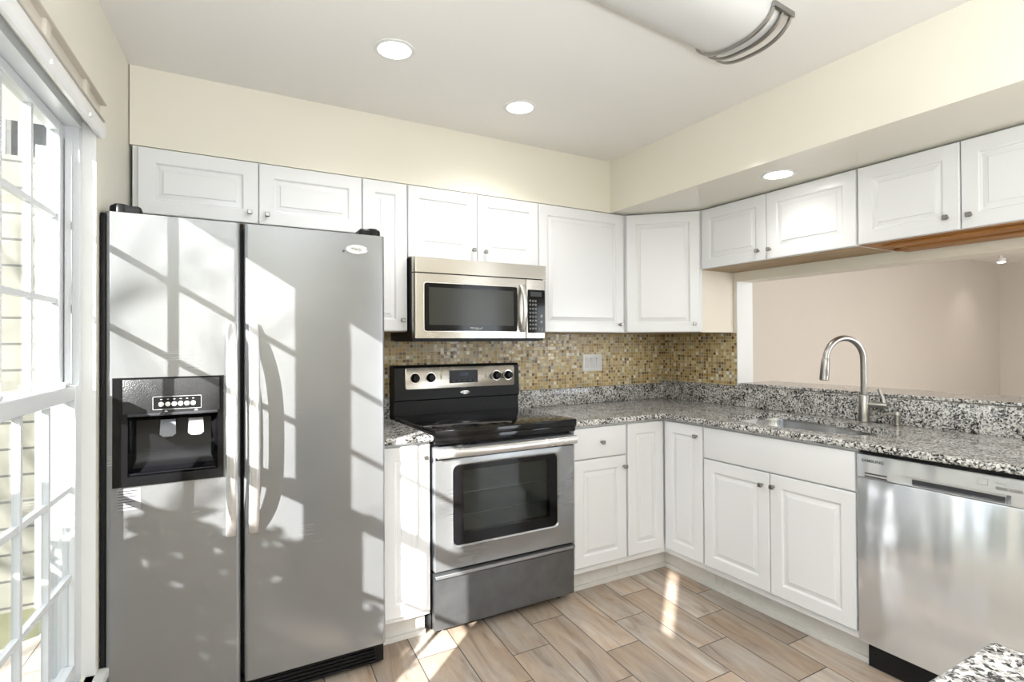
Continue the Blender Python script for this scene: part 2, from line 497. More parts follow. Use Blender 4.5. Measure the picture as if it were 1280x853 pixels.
class MB:
    def __init__(s):
        s.v, s.f, s.sm = [], [], []

    def add(s, vs, fs, smooth=False):
        k = len(s.v)
        s.v += [Vector(p) for p in vs]
        for q in fs:
            s.f.append([i + k for i in q])
            s.sm.append(smooth)
        return s

    def box(s, F, a0, a1, b0, b1, c0, c1, bev=0.0, seg=2):
        if bev <= 0:
            vs = [F(a, b, c) for c in (c0, c1) for b in (b0, b1) for a in (a0, a1)]
            fs = [(0, 1, 3, 2), (4, 6, 7, 5), (0, 4, 5, 1), (2, 3, 7, 6), (0, 2, 6, 4), (1, 5, 7, 3)]
            return s.add(vs, fs)
        bm = bmesh.new()
        bmesh.ops.create_cube(bm, size=1)
        for v in bm.verts:
            v.co = Vector(((a0 + a1) / 2 + v.co.x * (a1 - a0), (b0 + b1) / 2 + v.co.y * (b1 - b0), (c0 + c1) / 2 + v.co.z * (c1 - c0)))
        bmesh.ops.bevel(bm, geom=list(bm.edges), offset=bev, segments=seg, affect='EDGES', profile=0.5)
        bm.verts.ensure_lookup_table()
        vs = [F(*v.co) for v in bm.verts]
        fs = [[v.index for v in f.verts] for f in bm.faces]
        bm.free()
        return s.add(vs, fs, True)

    def loops(s, rings, cap0=True, cap1=True, smooth=False, closed=True):
        """skin equal-length rings of points"""
        n_ = len(rings[0])
        vs = [p for r in rings for p in r]
        fs = []
        for i in range(len(rings) - 1):
            for j in range(n_ if closed else n_ - 1):
                k = (j + 1) % n_
                fs.append((i * n_ + j, i * n_ + k, (i + 1) * n_ + k, (i + 1) * n_ + j))
        s.add(vs, fs, smooth)
        base = len(s.v) - len(vs)
        if cap0:
            s.f.append([base + j for j in reversed(range(n_))])
            s.sm.append(False)
        if cap1:
            s.f.append([base + (len(rings) - 1) * n_ + j for j in range(n_)])
            s.sm.append(False)
        return s

    def tube(s, pts, r, n=12, caps=True, flat=None):
        pts = [Vector(p) for p in pts]
        rs = r if isinstance(r, (list, tuple)) else [r] * len(pts)
        rings = []
        prev = None
        for i, p in enumerate(pts):
            d = (pts[min(i + 1, len(pts) - 1)] - pts[max(i - 1, 0)]).normalized()
            if prev is None:
                h = Vector((0, 0, 1)) if abs(d.z) < 0.9 else Vector((1, 0, 0))
                x = d.cross(h).normalized()
            else:
                x = (prev - d * prev.dot(d)).normalized()
            prev = x
            y = d.cross(x)
            rings.append([p + (x * math.cos(t) + y * math.sin(t)) * rs[i] for t in [2 * math.pi * j / n for j in range(n)]])
        return s.loops(rings, caps, caps, True)

    def lathe(s, o, axis, prof, n=20, caps=True):
        """prof: (radius, distance along the axis)"""
        o, d = Vector(o), Vector(axis).normalized()
        h = Vector((0, 0, 1)) if abs(d.z) < 0.9 else Vector((1, 0, 0))
        x = d.cross(h).normalized()
        y = d.cross(x)
        rings = [[o + d * t + (x * math.cos(a) + y * math.sin(a)) * r for a in [2 * math.pi * j / n for j in range(n)]] for r, t in prof]
        return s.loops(rings, caps, caps, True)

    def prism(s, pts, vec):
        vec = Vector(vec)
        a = [Vector(p) for p in pts]
        return s.loops([a, [p + vec for p in a]])

    def build(s, name, mat, parent=None, smooth_angle=40):
        me = bpy.data.meshes.new(name)
        off = Vector(parent_world(parent)) if parent else Vector((0, 0, 0))
        me.from_pydata([p - off for p in s.v], [], s.f)
        me.polygons.foreach_set('use_smooth', [True] * len(s.f))
        bm = bmesh.new()
        bm.from_mesh(me)
        bmesh.ops.recalc_face_normals(bm, faces=bm.faces)
        lim = math.radians(smooth_angle)
        for e in bm.edges:
            if len(e.link_faces) == 2 and e.calc_face_angle(0) > lim:
                e.smooth = False
        bm.to_mesh(me)
        bm.free()
        me.materials.append(mat)
        ob = bpy.data.objects.new(name, me)
        C.objects.link(ob)
        if parent:
            ob.parent = parent
        return ob


def parent_world(o):
    p = Vector((0, 0, 0))
    while o is not None:
        p += o.location
        o = o.parent
    return p


def thing(name, label, cat, loc, group=None):
    o = bpy.data.objects.new(name, None)
    o.empty_display_size = 0.05
    C.objects.link(o)
    o.location = loc
    o['label'] = label
    o['category'] = cat
    if group:
        o['group'] = group
    return o


def tag(o, label, cat, group=None):
    o['label'] = label
    o['category'] = cat
    if group:
        o['group'] = group
    return o


def struct(o):
    o['kind'] = 'structure'
    return o


def sempty(name, loc):
    o = bpy.data.objects.new(name, None)
    C.objects.link(o)
    o.location = loc
    o['kind'] = 'structure'
    return o


def text(name, body, F, a, b, c, size, mat, parent, shear=0.0, squash=1.0, bold=0.0):
    cu = bpy.data.curves.new(name, 'FONT')
    cu.body = body
    cu.size = size
    cu.align_x = 'CENTER'
    cu.align_y = 'CENTER'
    cu.extrude = 0.0002
    cu.shear = shear
    cu.offset = bold
    cu.resolution_u = 3
    tmp = bpy.data.objects.new(name + '_source', cu)
    C.objects.link(tmp)
    me = bpy.data.meshes.new_from_object(tmp.evaluated_get(bpy.context.evaluated_depsgraph_get()))
    bpy.data.objects.remove(tmp)
    me.name = name
    me.materials.clear()
    me.materials.append(mat)
    ob = bpy.data.objects.new(name, me)
    C.objects.link(ob)
    ob.parent = parent
    ob.location = F(a, b, c) - parent_world(parent)
    ob.rotation_euler = F.mat().to_euler()
    ob.scale = (squash, 1, 1)
    return ob


def rect(F, a0, a1, b0, b1, c):
    return [F(a0, b0, c), F(a1, b0, c), F(a1, b1, c), F(a0, b1, c)]


def rrect(F, a0, a1, b0, b1, c, r, n=5):
    pts = []
    for (x, y, t0) in ((a1 - r, b0 + r, -90), (a1 - r, b1 - r, 0), (a0 + r, b1 - r, 90), (a0 + r, b0 + r, 180)):
        for i in range(n + 1):
            t = math.radians(t0 + 90 * i / n)
            pts.append(F(x + r * math.cos(t), y + r * math.sin(t), c))
    return pts


def offset_poly(poly, d):
    """inset a counter-clockwise polygon of (x, y) by d"""
    out = []
    n_ = len(poly)
    for i in range(n_):
        p0, p1, p2 = Vector(poly[i - 1]), Vector(poly[i]), Vector(poly[(i + 1) % n_])
        d1, d2 = (p1 - p0).normalized(), (p2 - p1).normalized()
        n1, n2 = Vector((-d1.y, d1.x)), Vector((-d2.y, d2.x))
        k = (n1 + n2)
        k = k / max(0.2, (1 + n1.dot(n2)))
        out.append(p1 + k * d)
    return out


def slab(mb, outer, z0, z1, hole=None, rnd=0.008):
    """stone slab with an eased top edge, optional hole (list of xy)"""
    steps = [(0.0, z0 + rnd * 0.5), (0.0, z1 - rnd)]
    rings = [[Vector((p.x, p.y, z0)) for p in offset_poly(outer, rnd * 0.5)]]
    for ins, z in steps:
        rings.append([Vector((p.x, p.y, z)) for p in offset_poly(outer, ins)])
    for t in (30, 60, 90):
        a = math.radians(t)
        rings.append([Vector((p.x, p.y, z1 - rnd + rnd * math.sin(a))) for p in offset_poly(outer, rnd * (1 - math.cos(a)))])
    mb.loops(rings, False, False)
    bm = bmesh.new()
    for zz, ring in ((z0, rings[0]), (z1, rings[-1])):
        vs = [bm.verts.new((p.x, p.y, zz)) for p in ring]
        es = [bm.edges.new((vs[i], vs[(i + 1) % len(vs)])) for i in range(len(vs))]
        if hole:
            hs = [bm.verts.new((p[0], p[1], zz)) for p in hole]
            es += [bm.edges.new((hs[i], hs[(i + 1) % len(hs)])) for i in range(len(hs))]
        bmesh.ops.triangle_fill(bm, edges=es, use_beauty=True, use_dissolve=False)
    bm.verts.index_update()
    mb.add([v.co.copy() for v in bm.verts], [[v.index for v in f.verts] for f in bm.faces])
    bm.free()
    if hole:
        mb.loops([[Vector((p[0], p[1], z0)) for p in hole], [Vector((p[0], p[1], z1)) for p in hole]], False, False)
    return mb


# ------------------------------------------------------------------ setting
CEIL = 2.441
SOF = 2.122
REAR = -5.2

mb = MB()
mb.add([(-3.9, 0.1, 0), (-3.9, REAR - 0.1, 0), (7.5, REAR - 0.1, 0), (7.5, 0.65, 0), (-3.0, 0.65, 0), (-3.9, 0.1, -0.08), (-3.9, REAR - 0.1, -0.08), (7.5, REAR - 0.1, -0.08), (7.5, 0.65, -0.08), (-3.0, 0.65, -0.08)],
       [(0, 1, 2, 3, 4), (9, 8, 7, 6, 5), (0, 5, 6, 1), (1, 6, 7, 2), (2, 7, 8, 3), (3, 8, 9, 4), (4, 9, 5, 0)])
struct(mb.build('floor', m_floor))
mb = MB()
mb.box(WORLD, -3.9, 7.5, CEIL, CEIL + 0.08, REAR - 0.1, 0.65)
struct(mb.build('ceiling', m_ceil))
mb = MB()
mb.box(BACK, -3.25, 0.14, 0, CEIL, -0.1, 0)
struct(mb.build('wall_back', m_cream))

# right wall with the pass-through opening
OP0, OP1, OPB, OPT = 0.637, 2.75, 1.035, 1.696
mb = MB()
mb.box(RIGHT, 0, OP0, 0, CEIL, -0.14, 0)
mb.box(RIGHT, OP1, 3.3, 0, CEIL, -0.14, 0)
mb.box(RIGHT, OP0, OP1, 0, OPB, -0.14, 0)
mb.box(RIGHT, OP0, OP1, OPT, CEIL, -0.14, 0)
struct(mb.build('wall_right', m_cream))
# painted white lining of the opening
mb = MB()
mb.box(RIGHT, OP0 - 0.0, OP0 + 0.006, OPB, OPT, -0.145, 0.004)
mb.box(RIGHT, OP1 - 0.006, OP1, OPB, OPT, -0.145, 0.004)
struct(mb.build('trim_1', m_trim))

# window wall, slightly out of square with the back wall
WS0, WS1, WZ0, WZ1 = 0.46, 1.80, 0.27, 2.03
mb = MB()
mb.box(LEFT, -0.42, WS0, 0, CEIL, -0.12, 0)
mb.box(LEFT, WS1, 2.87, 0, CEIL, -0.12, 0)
mb.box(LEFT, 3.07, 5.0, 0, CEIL, -0.12, 0)
mb.box(LEFT, 2.87, 3.07, 0, 1.35, -0.12, 0)
mb.box(LEFT, 2.87, 3.07, 1.72, CEIL, -0.12, 0)
mb.box(LEFT, WS0, WS1, 0, WZ0, -0.12, 0)
mb.box(LEFT, WS0, WS1, WZ1, CEIL, -0.12, 0)
struct(mb.build('wall_left', m_cream))
# rear wall with an opening added for the fill light
mb = MB()
RF = Frame((0, REAR, 0), (1, 0, 0), (0, 1, 0))
mb.box(RF, -3.75, 0.35, 0, CEIL, -0.1, 0)
mb.box(RF, 3.15, 7.5, 0, CEIL, -0.1, 0)
mb.box(RF, 0.35, 3.15, 2.2, CEIL, -0.1, 0)
struct(mb.build('wall_rear', m_cream))
# dining room beyond the pass-through
mb = MB()
mb.box(WORLD, 0.14, 7.5, 0, CEIL, 0.53, 0.65)
struct(mb.build('wall_dining', m_taupe))
mb = MB()
mb.box(WORLD, 7.3, 7.5, 0, CEIL, REAR, 0.53)
struct(mb.build('wall_dining_end', m_taupe))

# soffits
mb = MB()
mb.box(WORLD, -3.19, -0.73, SOF, CEIL, -0.290, 0)
struct(mb.build('trim_2', m_cream)).name = 'wall_soffit_back'
mb = MB()
mb.box(WORLD, -0.73, 0.0, SOF, CEIL, -5.2, 0)
struct(mb.build('wall_soffit_right', m_soffit))

# ------------------------------------------------------------------ windows


def make_window(idx, s0, s1, panes=3):
    root = sempty('window_%d' % idx, LEFT((s0 + s1) / 2, WZ0, -0.06))
    fr = MB()
    e = 0.03
    fr.box(LEFT, s0, s0 + e, WZ0, WZ1, -0.115, -0.035)
    fr.box(LEFT, s1 - e, s1, WZ0, WZ1, -0.115, -0.035)
    fr.box(LEFT, s0 + e, s1 - e, WZ1 - 0.032, WZ1, -0.115, -0.03)
    fr.box(LEFT, s0 + e, s1 - e, WZ0, WZ0 + 0.03, -0.115, -0.03)
    fr.box(LEFT, s0 + e, s0 + e + 0.012, 1.20, 1.955, -0.068, -0.05)
    fr.box(LEFT, s1 - e - 0.012, s1 - e, 1.20, 1.955, -0.068, -0.05)
    fr.build('frame', m_vinyl, root)
    tg = MB()
    tg.box(LEFT, s0 + 0.0425, s0 + 0.047, 1.20, 1.90, -0.051, -0.0492)  # dark strip painted for the shade in the sash track
    tg.build('track_gap_shade', m_label, root)
    for nm, z0, z1, c0, c1, st in (('upper_sash', 1.165, WZ1 - 0.032, -0.105, -0.072, 0.04), ('lower_sash', WZ0 + 0.03, 1.195, -0.066, -0.032, 0.045)):
        a0, a1 = s0 + e, s1 - e
        sm = MB()
        tr = 0.03 if nm == 'upper_sash' else 0.045
        br = 0.03 if nm == 'upper_sash' else 0.05
        sm.box(LEFT, a0, a0 + st, z0, z1, c0, c1, 0.003, 1)
        sm.box(LEFT, a1 - st, a1, z0, z1, c0, c1, 0.003, 1)
        sm.box(LEFT, a0 + st, a1 - st, z1 - tr, z1, c0, c1, 0.003, 1)
        sm.box(LEFT, a0 + st, a1 - st, z0, z0 + br, c0, c1, 0.003, 1)
        so = sm.build(nm, m_vinyl, root)
        g0, g1, h0, h1 = a0 + st, a1 - st, z0 + br, z1 - tr
        cm = (c0 + c1) / 2
        gb = MB()
        gb.box(LEFT, g0, g1, h0, h1, cm - 0.002, cm + 0.002)
        gb.build('pane', m_winglass, so)
        mu = MB()
        for k in range(1, panes):
            a = g0 + (g1 - g0) * k / panes
            mu.box(LEFT, a - 0.008, a + 0.008, h0, h1, cm - 0.008, cm + 0.008)
        for k in (1, 2):
            b_ = h0 + (h1 - h0) * k / 3
            mu.box(LEFT, g0, g1, b_ - 0.008, b_ + 0.008, cm - 0.0075, cm + 0.0075)
        mu.build('muntin_grid', m_vinyl, so)
    if True:
        for a in (s0 + 0.13, s1 - 0.13):
            lk = MB()
            lk.box(LEFT, a - 0.025, a + 0.025, 1.196, 1.208, -0.066, -0.036, 0.004)
            lk.build('sash_lock', m_vinyl, root)
    return root


make_window(1, 0.46, 1.19)
make_window(2, 1.22, 1.80, 2)
# narrow unseen window added to throw a sun strip on the floor
wr = sempty('window_3', LEFT(2.97, 1.35, -0.06))
mb = MB()
for (a0, a1, b0, b1) in ((2.87, 2.876, 1.35, 1.72), (3.064, 3.07, 1.35, 1.72), (2.876, 3.064, 1.35, 1.36), (2.876, 3.064, 1.71, 1.72)):
    mb.box(LEFT, a0, a1, b0, b1, -0.09, -0.03)
mb.build('frame', m_vinyl, wr)
mb = MB()
mb.box(LEFT, 2.876, 3.064, 1.36, 1.71, -0.062, -0.058)
mb.build('pane', m_winglass, wr)
mb = MB()
mb.box(LEFT, 1.19, 1.22, WZ0, WZ1, -0.115, -0.02)
struct(mb.build('trim_3', m_vinyl))
# drywall return lining and stool
mb = MB()
mb.box(LEFT, 0.452, 0.461, WZ0, WZ1, -0.04, 0.001)
mb.box(LEFT, 0.455, 1.805, 2.028, 2.034, -0.04, 0.001)
mb.box(LEFT, 0.42, 1.84, WZ0 - 0.03, WZ0, -0.03, 0.03, 0.006)
struct(mb.build('trim_4', m_trim))

# ------------------------------------------------------------------ cabinet helpers


def panel_door(mb, F, a0, a1, b0, b1, c0, t=0.019, fw_=0.060):
    """routed raised-panel door: flat frame, groove, sloped raise, flat field"""
    c1 = c0 + t
    w_, h_ = a1 - a0, b1 - b0
    k = min(fw_, 0.27 * w_, 0.27 * h_)
    r = []

    def ring(i, c):
        r.append(rect(F, a0 + i, a1 - i, b0 + i, b1 - i, c))
    ring(0, c0)
    ring(0, c1 - 0.004)
    ring(0.0015, c1 - 0.0012)
    ring(0.004, c1)
    ring(k - 0.004, c1)
    ring(k, c1 - 0.0015)
    ring(k + 0.003, c1 - 0.0075)
    ring(k + 0.008, c1 - 0.0085)
    ring(k + 0.026, c1 - 0.0040)
    ring(k + 0.0275, c1 - 0.0010)
    ring(k + 0.0295, c1 - 0.0004)
    mb.loops(r)


def flat_front(mb, F, a0, a1, b0, b1, c0, t=0.019):
    c1 = c0 + t
    mb.loops([rect(F, a0, a1, b0, b1, c0), rect(F, a0, a1, b0, b1, c1 - 0.004), rect(F, a0 + 0.0015, a1 - 0.0015, b0 + 0.0015, b1 - 0.0015, c1 - 0.001),
              rect(F, a0 + 0.004, a1 - 0.004, b0 + 0.004, b1 - 0.004, c1)])


def knob(F, a, b, c, parent):
    k = MB()
    k.lathe(F(a, b, c), F.n, [(0.007, 0), (0.006, 0.002), (0.0045, 0.005), (0.0045, 0.012)], 12)
    # square-shouldered head
    rings = []
    for hw, d in ((0.007, 0.013), (0.010, 0.015), (0.010, 0.024), (0.008, 0.027)):
        rings.append(rrect(F, a - hw, a + hw, b - hw, b + hw, c + d, hw * 0.4, 3))
    k.loops(rings, smooth=True)
    return k.build('knob', m_knob, parent)


def door(F, a0, a1, b0, b1, c0, root, kn=None, name='door', fw_=0.060):
    d = MB()
    panel_door(d, F, a0, a1, b0, b1, c0, fw_=fw_)
    ob = d.build(name, m_white, root, 9)
    if kn:
        knob(F, kn[0], kn[1], c0 + 0.019, ob)
    return ob


def wall_cabinet(F, a0, a1, z0, z1, label, doors, under=m_wood, depth=0.288, group='white wall cabinets'):
    root = thing('wall_cabinet', label, 'cabinet', F((a0 + a1) / 2, z0, 0), group)
    b = MB()
    b.box(F, a0, a1, z0 + 0.003, z1, 0.0, depth)
    b.build('body', m_white, root)
    u = MB()
    u.box(F, a0 + 0.002, a1 - 0.002, z0, z0 + 0.003, 0.0, depth - 0.002)
    u.build('bottom_panel', under, root)
    for (d0, d1, kn) in doors:
        door(F, d0, d1, z0 + 0.004, z1 - 0.006, depth + 0.001, root, kn)
    return root


# ------------------------------------------------------------------ upper cabinets, back run
r = wall_cabinet(BACK, -3.180, -2.270, 1.842, SOF - 0.003, 'wide low white wall cabinet with two doors directly above the refrigerator',
                 [(-3.162, -2.723, (-2.758, 1.891)), (-2.720, -2.272, (-2.688, 1.888))])
wall_cabinet(BACK, -2.268, -2.044, 1.375, SOF - 0.003, 'tall narrow white wall cabinet with one door between refrigerator and microwave',
             [(-2.266, -2.046, (-2.074, 1.433))])
wall_cabinet(BACK, -2.042, -1.268, 1.748, SOF - 0.003, 'white wall cabinet with two doors directly above the microwave',
             [(-2.040, -1.657, (-1.683, 1.812)), (-1.654, -1.270, (-1.612, 1.807))])
wall_cabinet(BACK, -1.266, -0.616, 1.375, SOF - 0.003, 'wide tall white wall cabinet with one door right of the microwave',
             [(-1.264, -0.640, (-0.676, 1.428))])

# diagonal corner cabinet
root = thing('wall_cabinet', 'diagonal white corner wall cabinet with one door over the mosaic corner', 'cabinet', (-0.3, -0.3, 1.375), 'white wall cabinets')
poly = [(0, 0), (-0.614, 0), (-0.614, -0.288), (-0.288, -0.614), (0, -0.614)]
mb = MB()
mb.prism([(x, y, 1.378) for x, y in poly], (0, 0, SOF - 1.381))
mb.build('body', m_white, root)
mb = MB()
mb.prism([(x, y, 1.375) for x, y in offset_poly([Vector(p) for p in poly], 0.002)], (0, 0, 0.003))
mb.build('bottom_panel', m_wood, root)
mb = MB()
mb.box(RIGHT, 0.614, 0.6155, 1.376, 1.757, 0.001, 0.286)
mb.build('end_panel', m_almond, root)
DG = Frame((-0.614, -0.288, 0), (1, -1, 0), (-1, -1, 0))
Ld = math.hypot(0.326, 0.326)
door(DG, 0.012, Ld - 0.012, 1.379, SOF - 0.009, 0.001, root, (Ld - 0.045, 1.428))

# upper cabinets, right run
wall_cabinet(RIGHT, 0.616, 1.531, 1.754, SOF - 0.003, 'white two-door wall cabinet over the sink, lit by the soffit downlight',
             [(0.630, 1.063, (1.020, 1.810)), (1.067, 1.528, (1.090, 1.808))])
rb = wall_cabinet(RIGHT, 1.534, 2.36, 1.758, SOF - 0.003, 'white two-door wall cabinet with raw orange wood underneath, over the dishwasher',
                  [(1.538, 1.928, (1.884, 1.816)), (1.932, 2.335, (1.962, 1.812))], under=m_orange)
for i, (a0, a1, c0, c1, dz) in enumerate(((1.60, 2.36, 0.005, 0.075, 0.016), (1.66, 2.36, 0.078, 0.150, 0.020), (1.63, 2.36, 0.153, 0.235, 0.012))):
    mb = MB()
    mb.box(RIGHT, a0, a1, 1.758 - dz, 1.758, c0, c1, 0.002, 1)
    mb.box(RIGHT, a0 - 0.035, a0 + 0.05, 1.758 - dz * 0.6, 1.758, c0 + 0.01, c1 - 0.02, 0.002, 1)
    ob = mb.build('wood_strip', m_orange, rb)

# ------------------------------------------------------------------ base cabinets
BF = 0.627     # carcass front
TKD = 0.560    # toe kick depth
BT = 0.884     # carcass top
DB, DT = 0.148, 0.870


def base_body(F, a0, a1, root, tk=True):
    b = MB()
    b.box(F, a0, a1, 0.115, BT, 0.002, BF)
    b.build('body', m_white, root)
    t = MB()
    t.box(F, a0, a1, 0.0, 0.115, 0.05, TKD)
    t.box(F, a0, a1, 0.0, 0.022, TKD, TKD + 0.014)
    t.build('toe_kick', m_dirty, root)


root = thing('base_cabinet', 'narrow white one-door base cabinet squeezed between refrigerator and range', 'cabinet', BACK(-2.165, 0, 0), 'white base cabinets')
base_body(BACK, -2.278, -2.056, root)
door(BACK, -2.276, -2.060, DB - 0.01, DT, BF + 0.001, root, (-2.085, 0.816))

root = thing('base_cabinet', 'white base cabinet with one drawer over one door, right of the range', 'cabinet', BACK(-1.1, 0, 0), 'white base cabinets')
base_body(BACK, -1.278, -0.922, root)
mb = MB()
flat_front(mb, BACK, -1.276, -0.926, 0.710, DT, BF + 0.001)
d = mb.build('drawer', m_white, root)
knob(BACK, -1.098, 0.790, BF + 0.020, d)
door(BACK, -1.276, -0.926, DB, 0.704, BF + 0.001, root, (-0.945, 0.645))

root = thing('base_cabinet', 'white corner base cabinet with two narrow doors meeting in the inside corner', 'cabinet', (-0.4, -0.4, 0), 'white base cabinets')
mb = MB()
pl = [(-0.002, -0.002), (-0.920, -0.002), (-0.920, -BF), (-BF, -BF), (-BF, -0.926), (-0.002, -0.926)]
mb.prism([(x, y, 0.115) for x, y in pl], (0, 0, BT - 0.115))
mb.build('body', m_white, root)
mb = MB()
mb.prism([(x, y, 0.0) for x, y in [(-0.05, -0.05), (-0.920, -0.05), (-0.920, -TKD), (-TKD, -TKD), (-TKD, -0.926), (-0.05, -0.926)]], (0, 0, 0.115))
k = TKD + 0.014
mb.prism([(x, y, 0.0) for x, y in [(-0.920, -TKD), (-0.920, -k), (-k, -k), (-k, -0.926), (-TKD, -0.926), (-TKD, -TKD)]], (0, 0, 0.022))
mb.build('toe_kick', m_dirty, root)
door(BACK, -0.914, -0.652, DB, DT, BF + 0.001, root)
door(RIGHT, 0.652, 0.920, DB, DT, BF + 0.001, root, (0.885, 0.815))

root = thing('base_cabinet', 'wide white sink base cabinet with two doors below a plain false front', 'cabinet', RIGHT(1.3, 0, 0), 'white base cabinets')
b = MB()   # open-topped box so the sink bowl hangs free inside
S0, S1 = 0.928, 1.700
b.box(RIGHT, S0, S1, 0.115, 0.135, 0.002, BF)
b.box(RIGHT, S0, S0 + 0.018, 0.135, BT, 0.002, BF)
b.box(RIGHT, S1 - 0.018, S1, 0.135, BT, 0.002, BF)
b.box(RIGHT, S0 + 0.018, S1 - 0.018, 0.135, BT, BF - 0.018, BF)
b.build('body', m_white, root)
t = MB()
t.box(RIGHT, S0, S1 + 0.005, 0.0, 0.115, 0.05, TKD)
t.box(RIGHT, S0, S1 + 0.005, 0.0, 0.022, TKD, TKD + 0.014)
t.build('toe_kick', m_dirty, root)
mb = MB()
flat_front(mb, RIGHT, 0.930, 1.697, 0.710, DT, BF + 0.001)
mb.build('false_front', m_white, root)
door(RIGHT, 0.930, 1.311, DB, 0.704, BF + 0.001, root, (1.276, 0.645))
door(RIGHT, 1.315, 1.697, DB, 0.704, BF + 0.001, root, (1.335, 0.648))

# ------------------------------------------------------------------ countertops
CZ0, CZ1 = 0.885, 0.914
CF = 0.668


SINK_PTS = [(-0.50, -0.965), (-0.40, -0.940), (-0.22, -0.945), (-0.125, -1.00), (-0.112, -1.12), (-0.122, -1.26), (-0.165, -1.37), (-0.195, -1.47), (-0.225, -1.58),
            (-0.29, -1.660), (-0.40, -1.680), (-0.485, -1.635), (-0.53, -1.53), (-0.56, -1.40), (-0.572, -1.25), (-0.56, -1.08)]


def sink_outline(off=0.0, n=4):
    """offset double-bowl cut-out: big bowl to the left, smaller lobe to the right (x, y)"""
    P_ = [Vector(p) for p in SINK_PTS]
    k_ = len(P_)
    out = []
    for i in range(k_):
        a_, b_, c_, d_ = P_[i - 1], P_[i], P_[(i + 1) % k_], P_[(i + 2) % k_]
        for j in range(n):
            t = j / n
            out.append(0.5 * ((2 * b_) + (c_ - a_) * t + (2 * a_ - 5 * b_ + 4 * c_ - d_) * t * t + (3 * b_ - a_ - 3 * c_ + d_) * t ** 3))
    out.reverse()
    return offset_poly(out, off) if off else out


root = thing('countertop', 'long L-shaped speckled granite worktop around the sink corner', 'countertop', (-0.6, -0.6, CZ0), 'granite countertops')
outer = [Vector(p) for p in [(0.0, 0.0), (-1.279, 0.0), (-1.279, -CF), (-CF, -CF), (-CF, -2.72), (0.0, -2.72)]]
mb = MB()
slab(mb, outer, CZ0, CZ1, sink_outline(), 0.010)
mb.build('slab', m_granite, root)
mb = MB()
mb.box(BACK, -1.279, -0.030, CZ1 + 0.0005, 1.022, 0.0, 0.030, 0.003)
mb.box(RIGHT, 0.0, 2.72, CZ1 + 0.0005, 1.040, 0.0, 0.030, 0.003)
mb.build('upstand', m_granite, root)

root = thing('countertop', 'small granite worktop piece between refrigerator and range', 'countertop', (-2.165, -0.3, CZ0), 'granite countertops')
mb = MB()
slab(mb, [Vector(p) for p in [(-2.052, 0.0), (-2.280, 0.0), (-2.280, -CF), (-2.052, -CF)]], CZ0, CZ1, None, 0.010)
mb.build('slab', m_granite, root)
mb = MB()
mb.box(BACK, -2.280, -2.052, CZ1 + 0.0005, 1.022, 0.0, 0.030, 0.003)
mb.build('upstand', m_granite, root)

mb = MB()
slab(mb, [Vector(p) for p in [(0.34, -0.645), (0.0, -0.645), (0.0, -2.74), (0.34, -2.74)]], 1.0405, 1.058, None, 0.006)
tag(mb.build('bar_ledge', m_granite), 'raised granite bar ledge lying in the pass-through opening behind the faucet', 'ledge')

# peninsula corner close to the camera
root = thing('peninsula', 'granite topped peninsula, only its corner showing in front of the dishwasher', 'peninsula', (-2.3, -3.05, 0))
mb = MB()
ii = [Vector(p) for p in [(-2.010, -2.610), (-2.62, -2.610), (-2.62, -3.6), (-2.010, -3.6)]]
slab(mb, ii, CZ0, CZ1, None, 0.010)
mb.build('countertop', m_granite, root)
mb = MB()
mb.box(WORLD, -2.60, -2.04, 0.10, CZ0, -3.58, -2.64)
mb.build('body', m_white, root)
mb = MB()
mb.box(WORLD, -2.58, -2.08, 0.0, 0.10, -3.55, -2.68)
mb.build('toe_kick', m_dirty, root)

# mosaic backsplash
mb = MB()
mb.box(BACK, -2.285, -2.052, 1.0225, 1.374, 0.0005, 0.004)
mb.box(BACK, -2.050, -1.281, 0.93, 1.374, 0.0005, 0.004)
mb.box(BACK, -1.279, -0.004, 1.0225, 1.374, 0.0005, 0.004)
tag(mb.build('backsplash', m_mosaic), 'long tan mosaic tile backsplash on the wall behind the range', 'backsplash', 'mosaic backsplashes')
mb = MB()
mb.box(RIGHT, 0.0045, 0.634, 1.0405, 1.374, 0.0005, 0.004)
tag(mb.build('backsplash', m_mosaic), 'short greyer mosaic tile backsplash between the corner and the pass-through opening', 'backsplash', 'mosaic backsplashes')

# ------------------------------------------------------------------ refrigerator
root = thing('refrigerator', 'stainless steel side-by-side refrigerator with black ice and water dispenser', 'refrigerator', (-2.75, -0.4, 0))
FY = 0.737
mb = MB()
mb.box(BACK, -3.155, -2.292, 0.02, 1.752, 0.03, 0.662, 0.006)
for x in (-3.05, -2.40):
    mb.box(BACK, x - 0.03, x + 0.03, 0.0, 0.025, 0.1, 0.6)
mb.build('body', m_black, root)
mb = MB()
mb.box(BACK, -3.20, -2.287, 0.012, 0.092, 0.64, 0.700)
for i in range(5):
    z = 0.018 + i * 0.0145
    mb.box(BACK, -3.19, -2.32, z, z + 0.008, 0.70, 0.710, 0.002, 1)
mb.build('toe_grille', m_black, root)


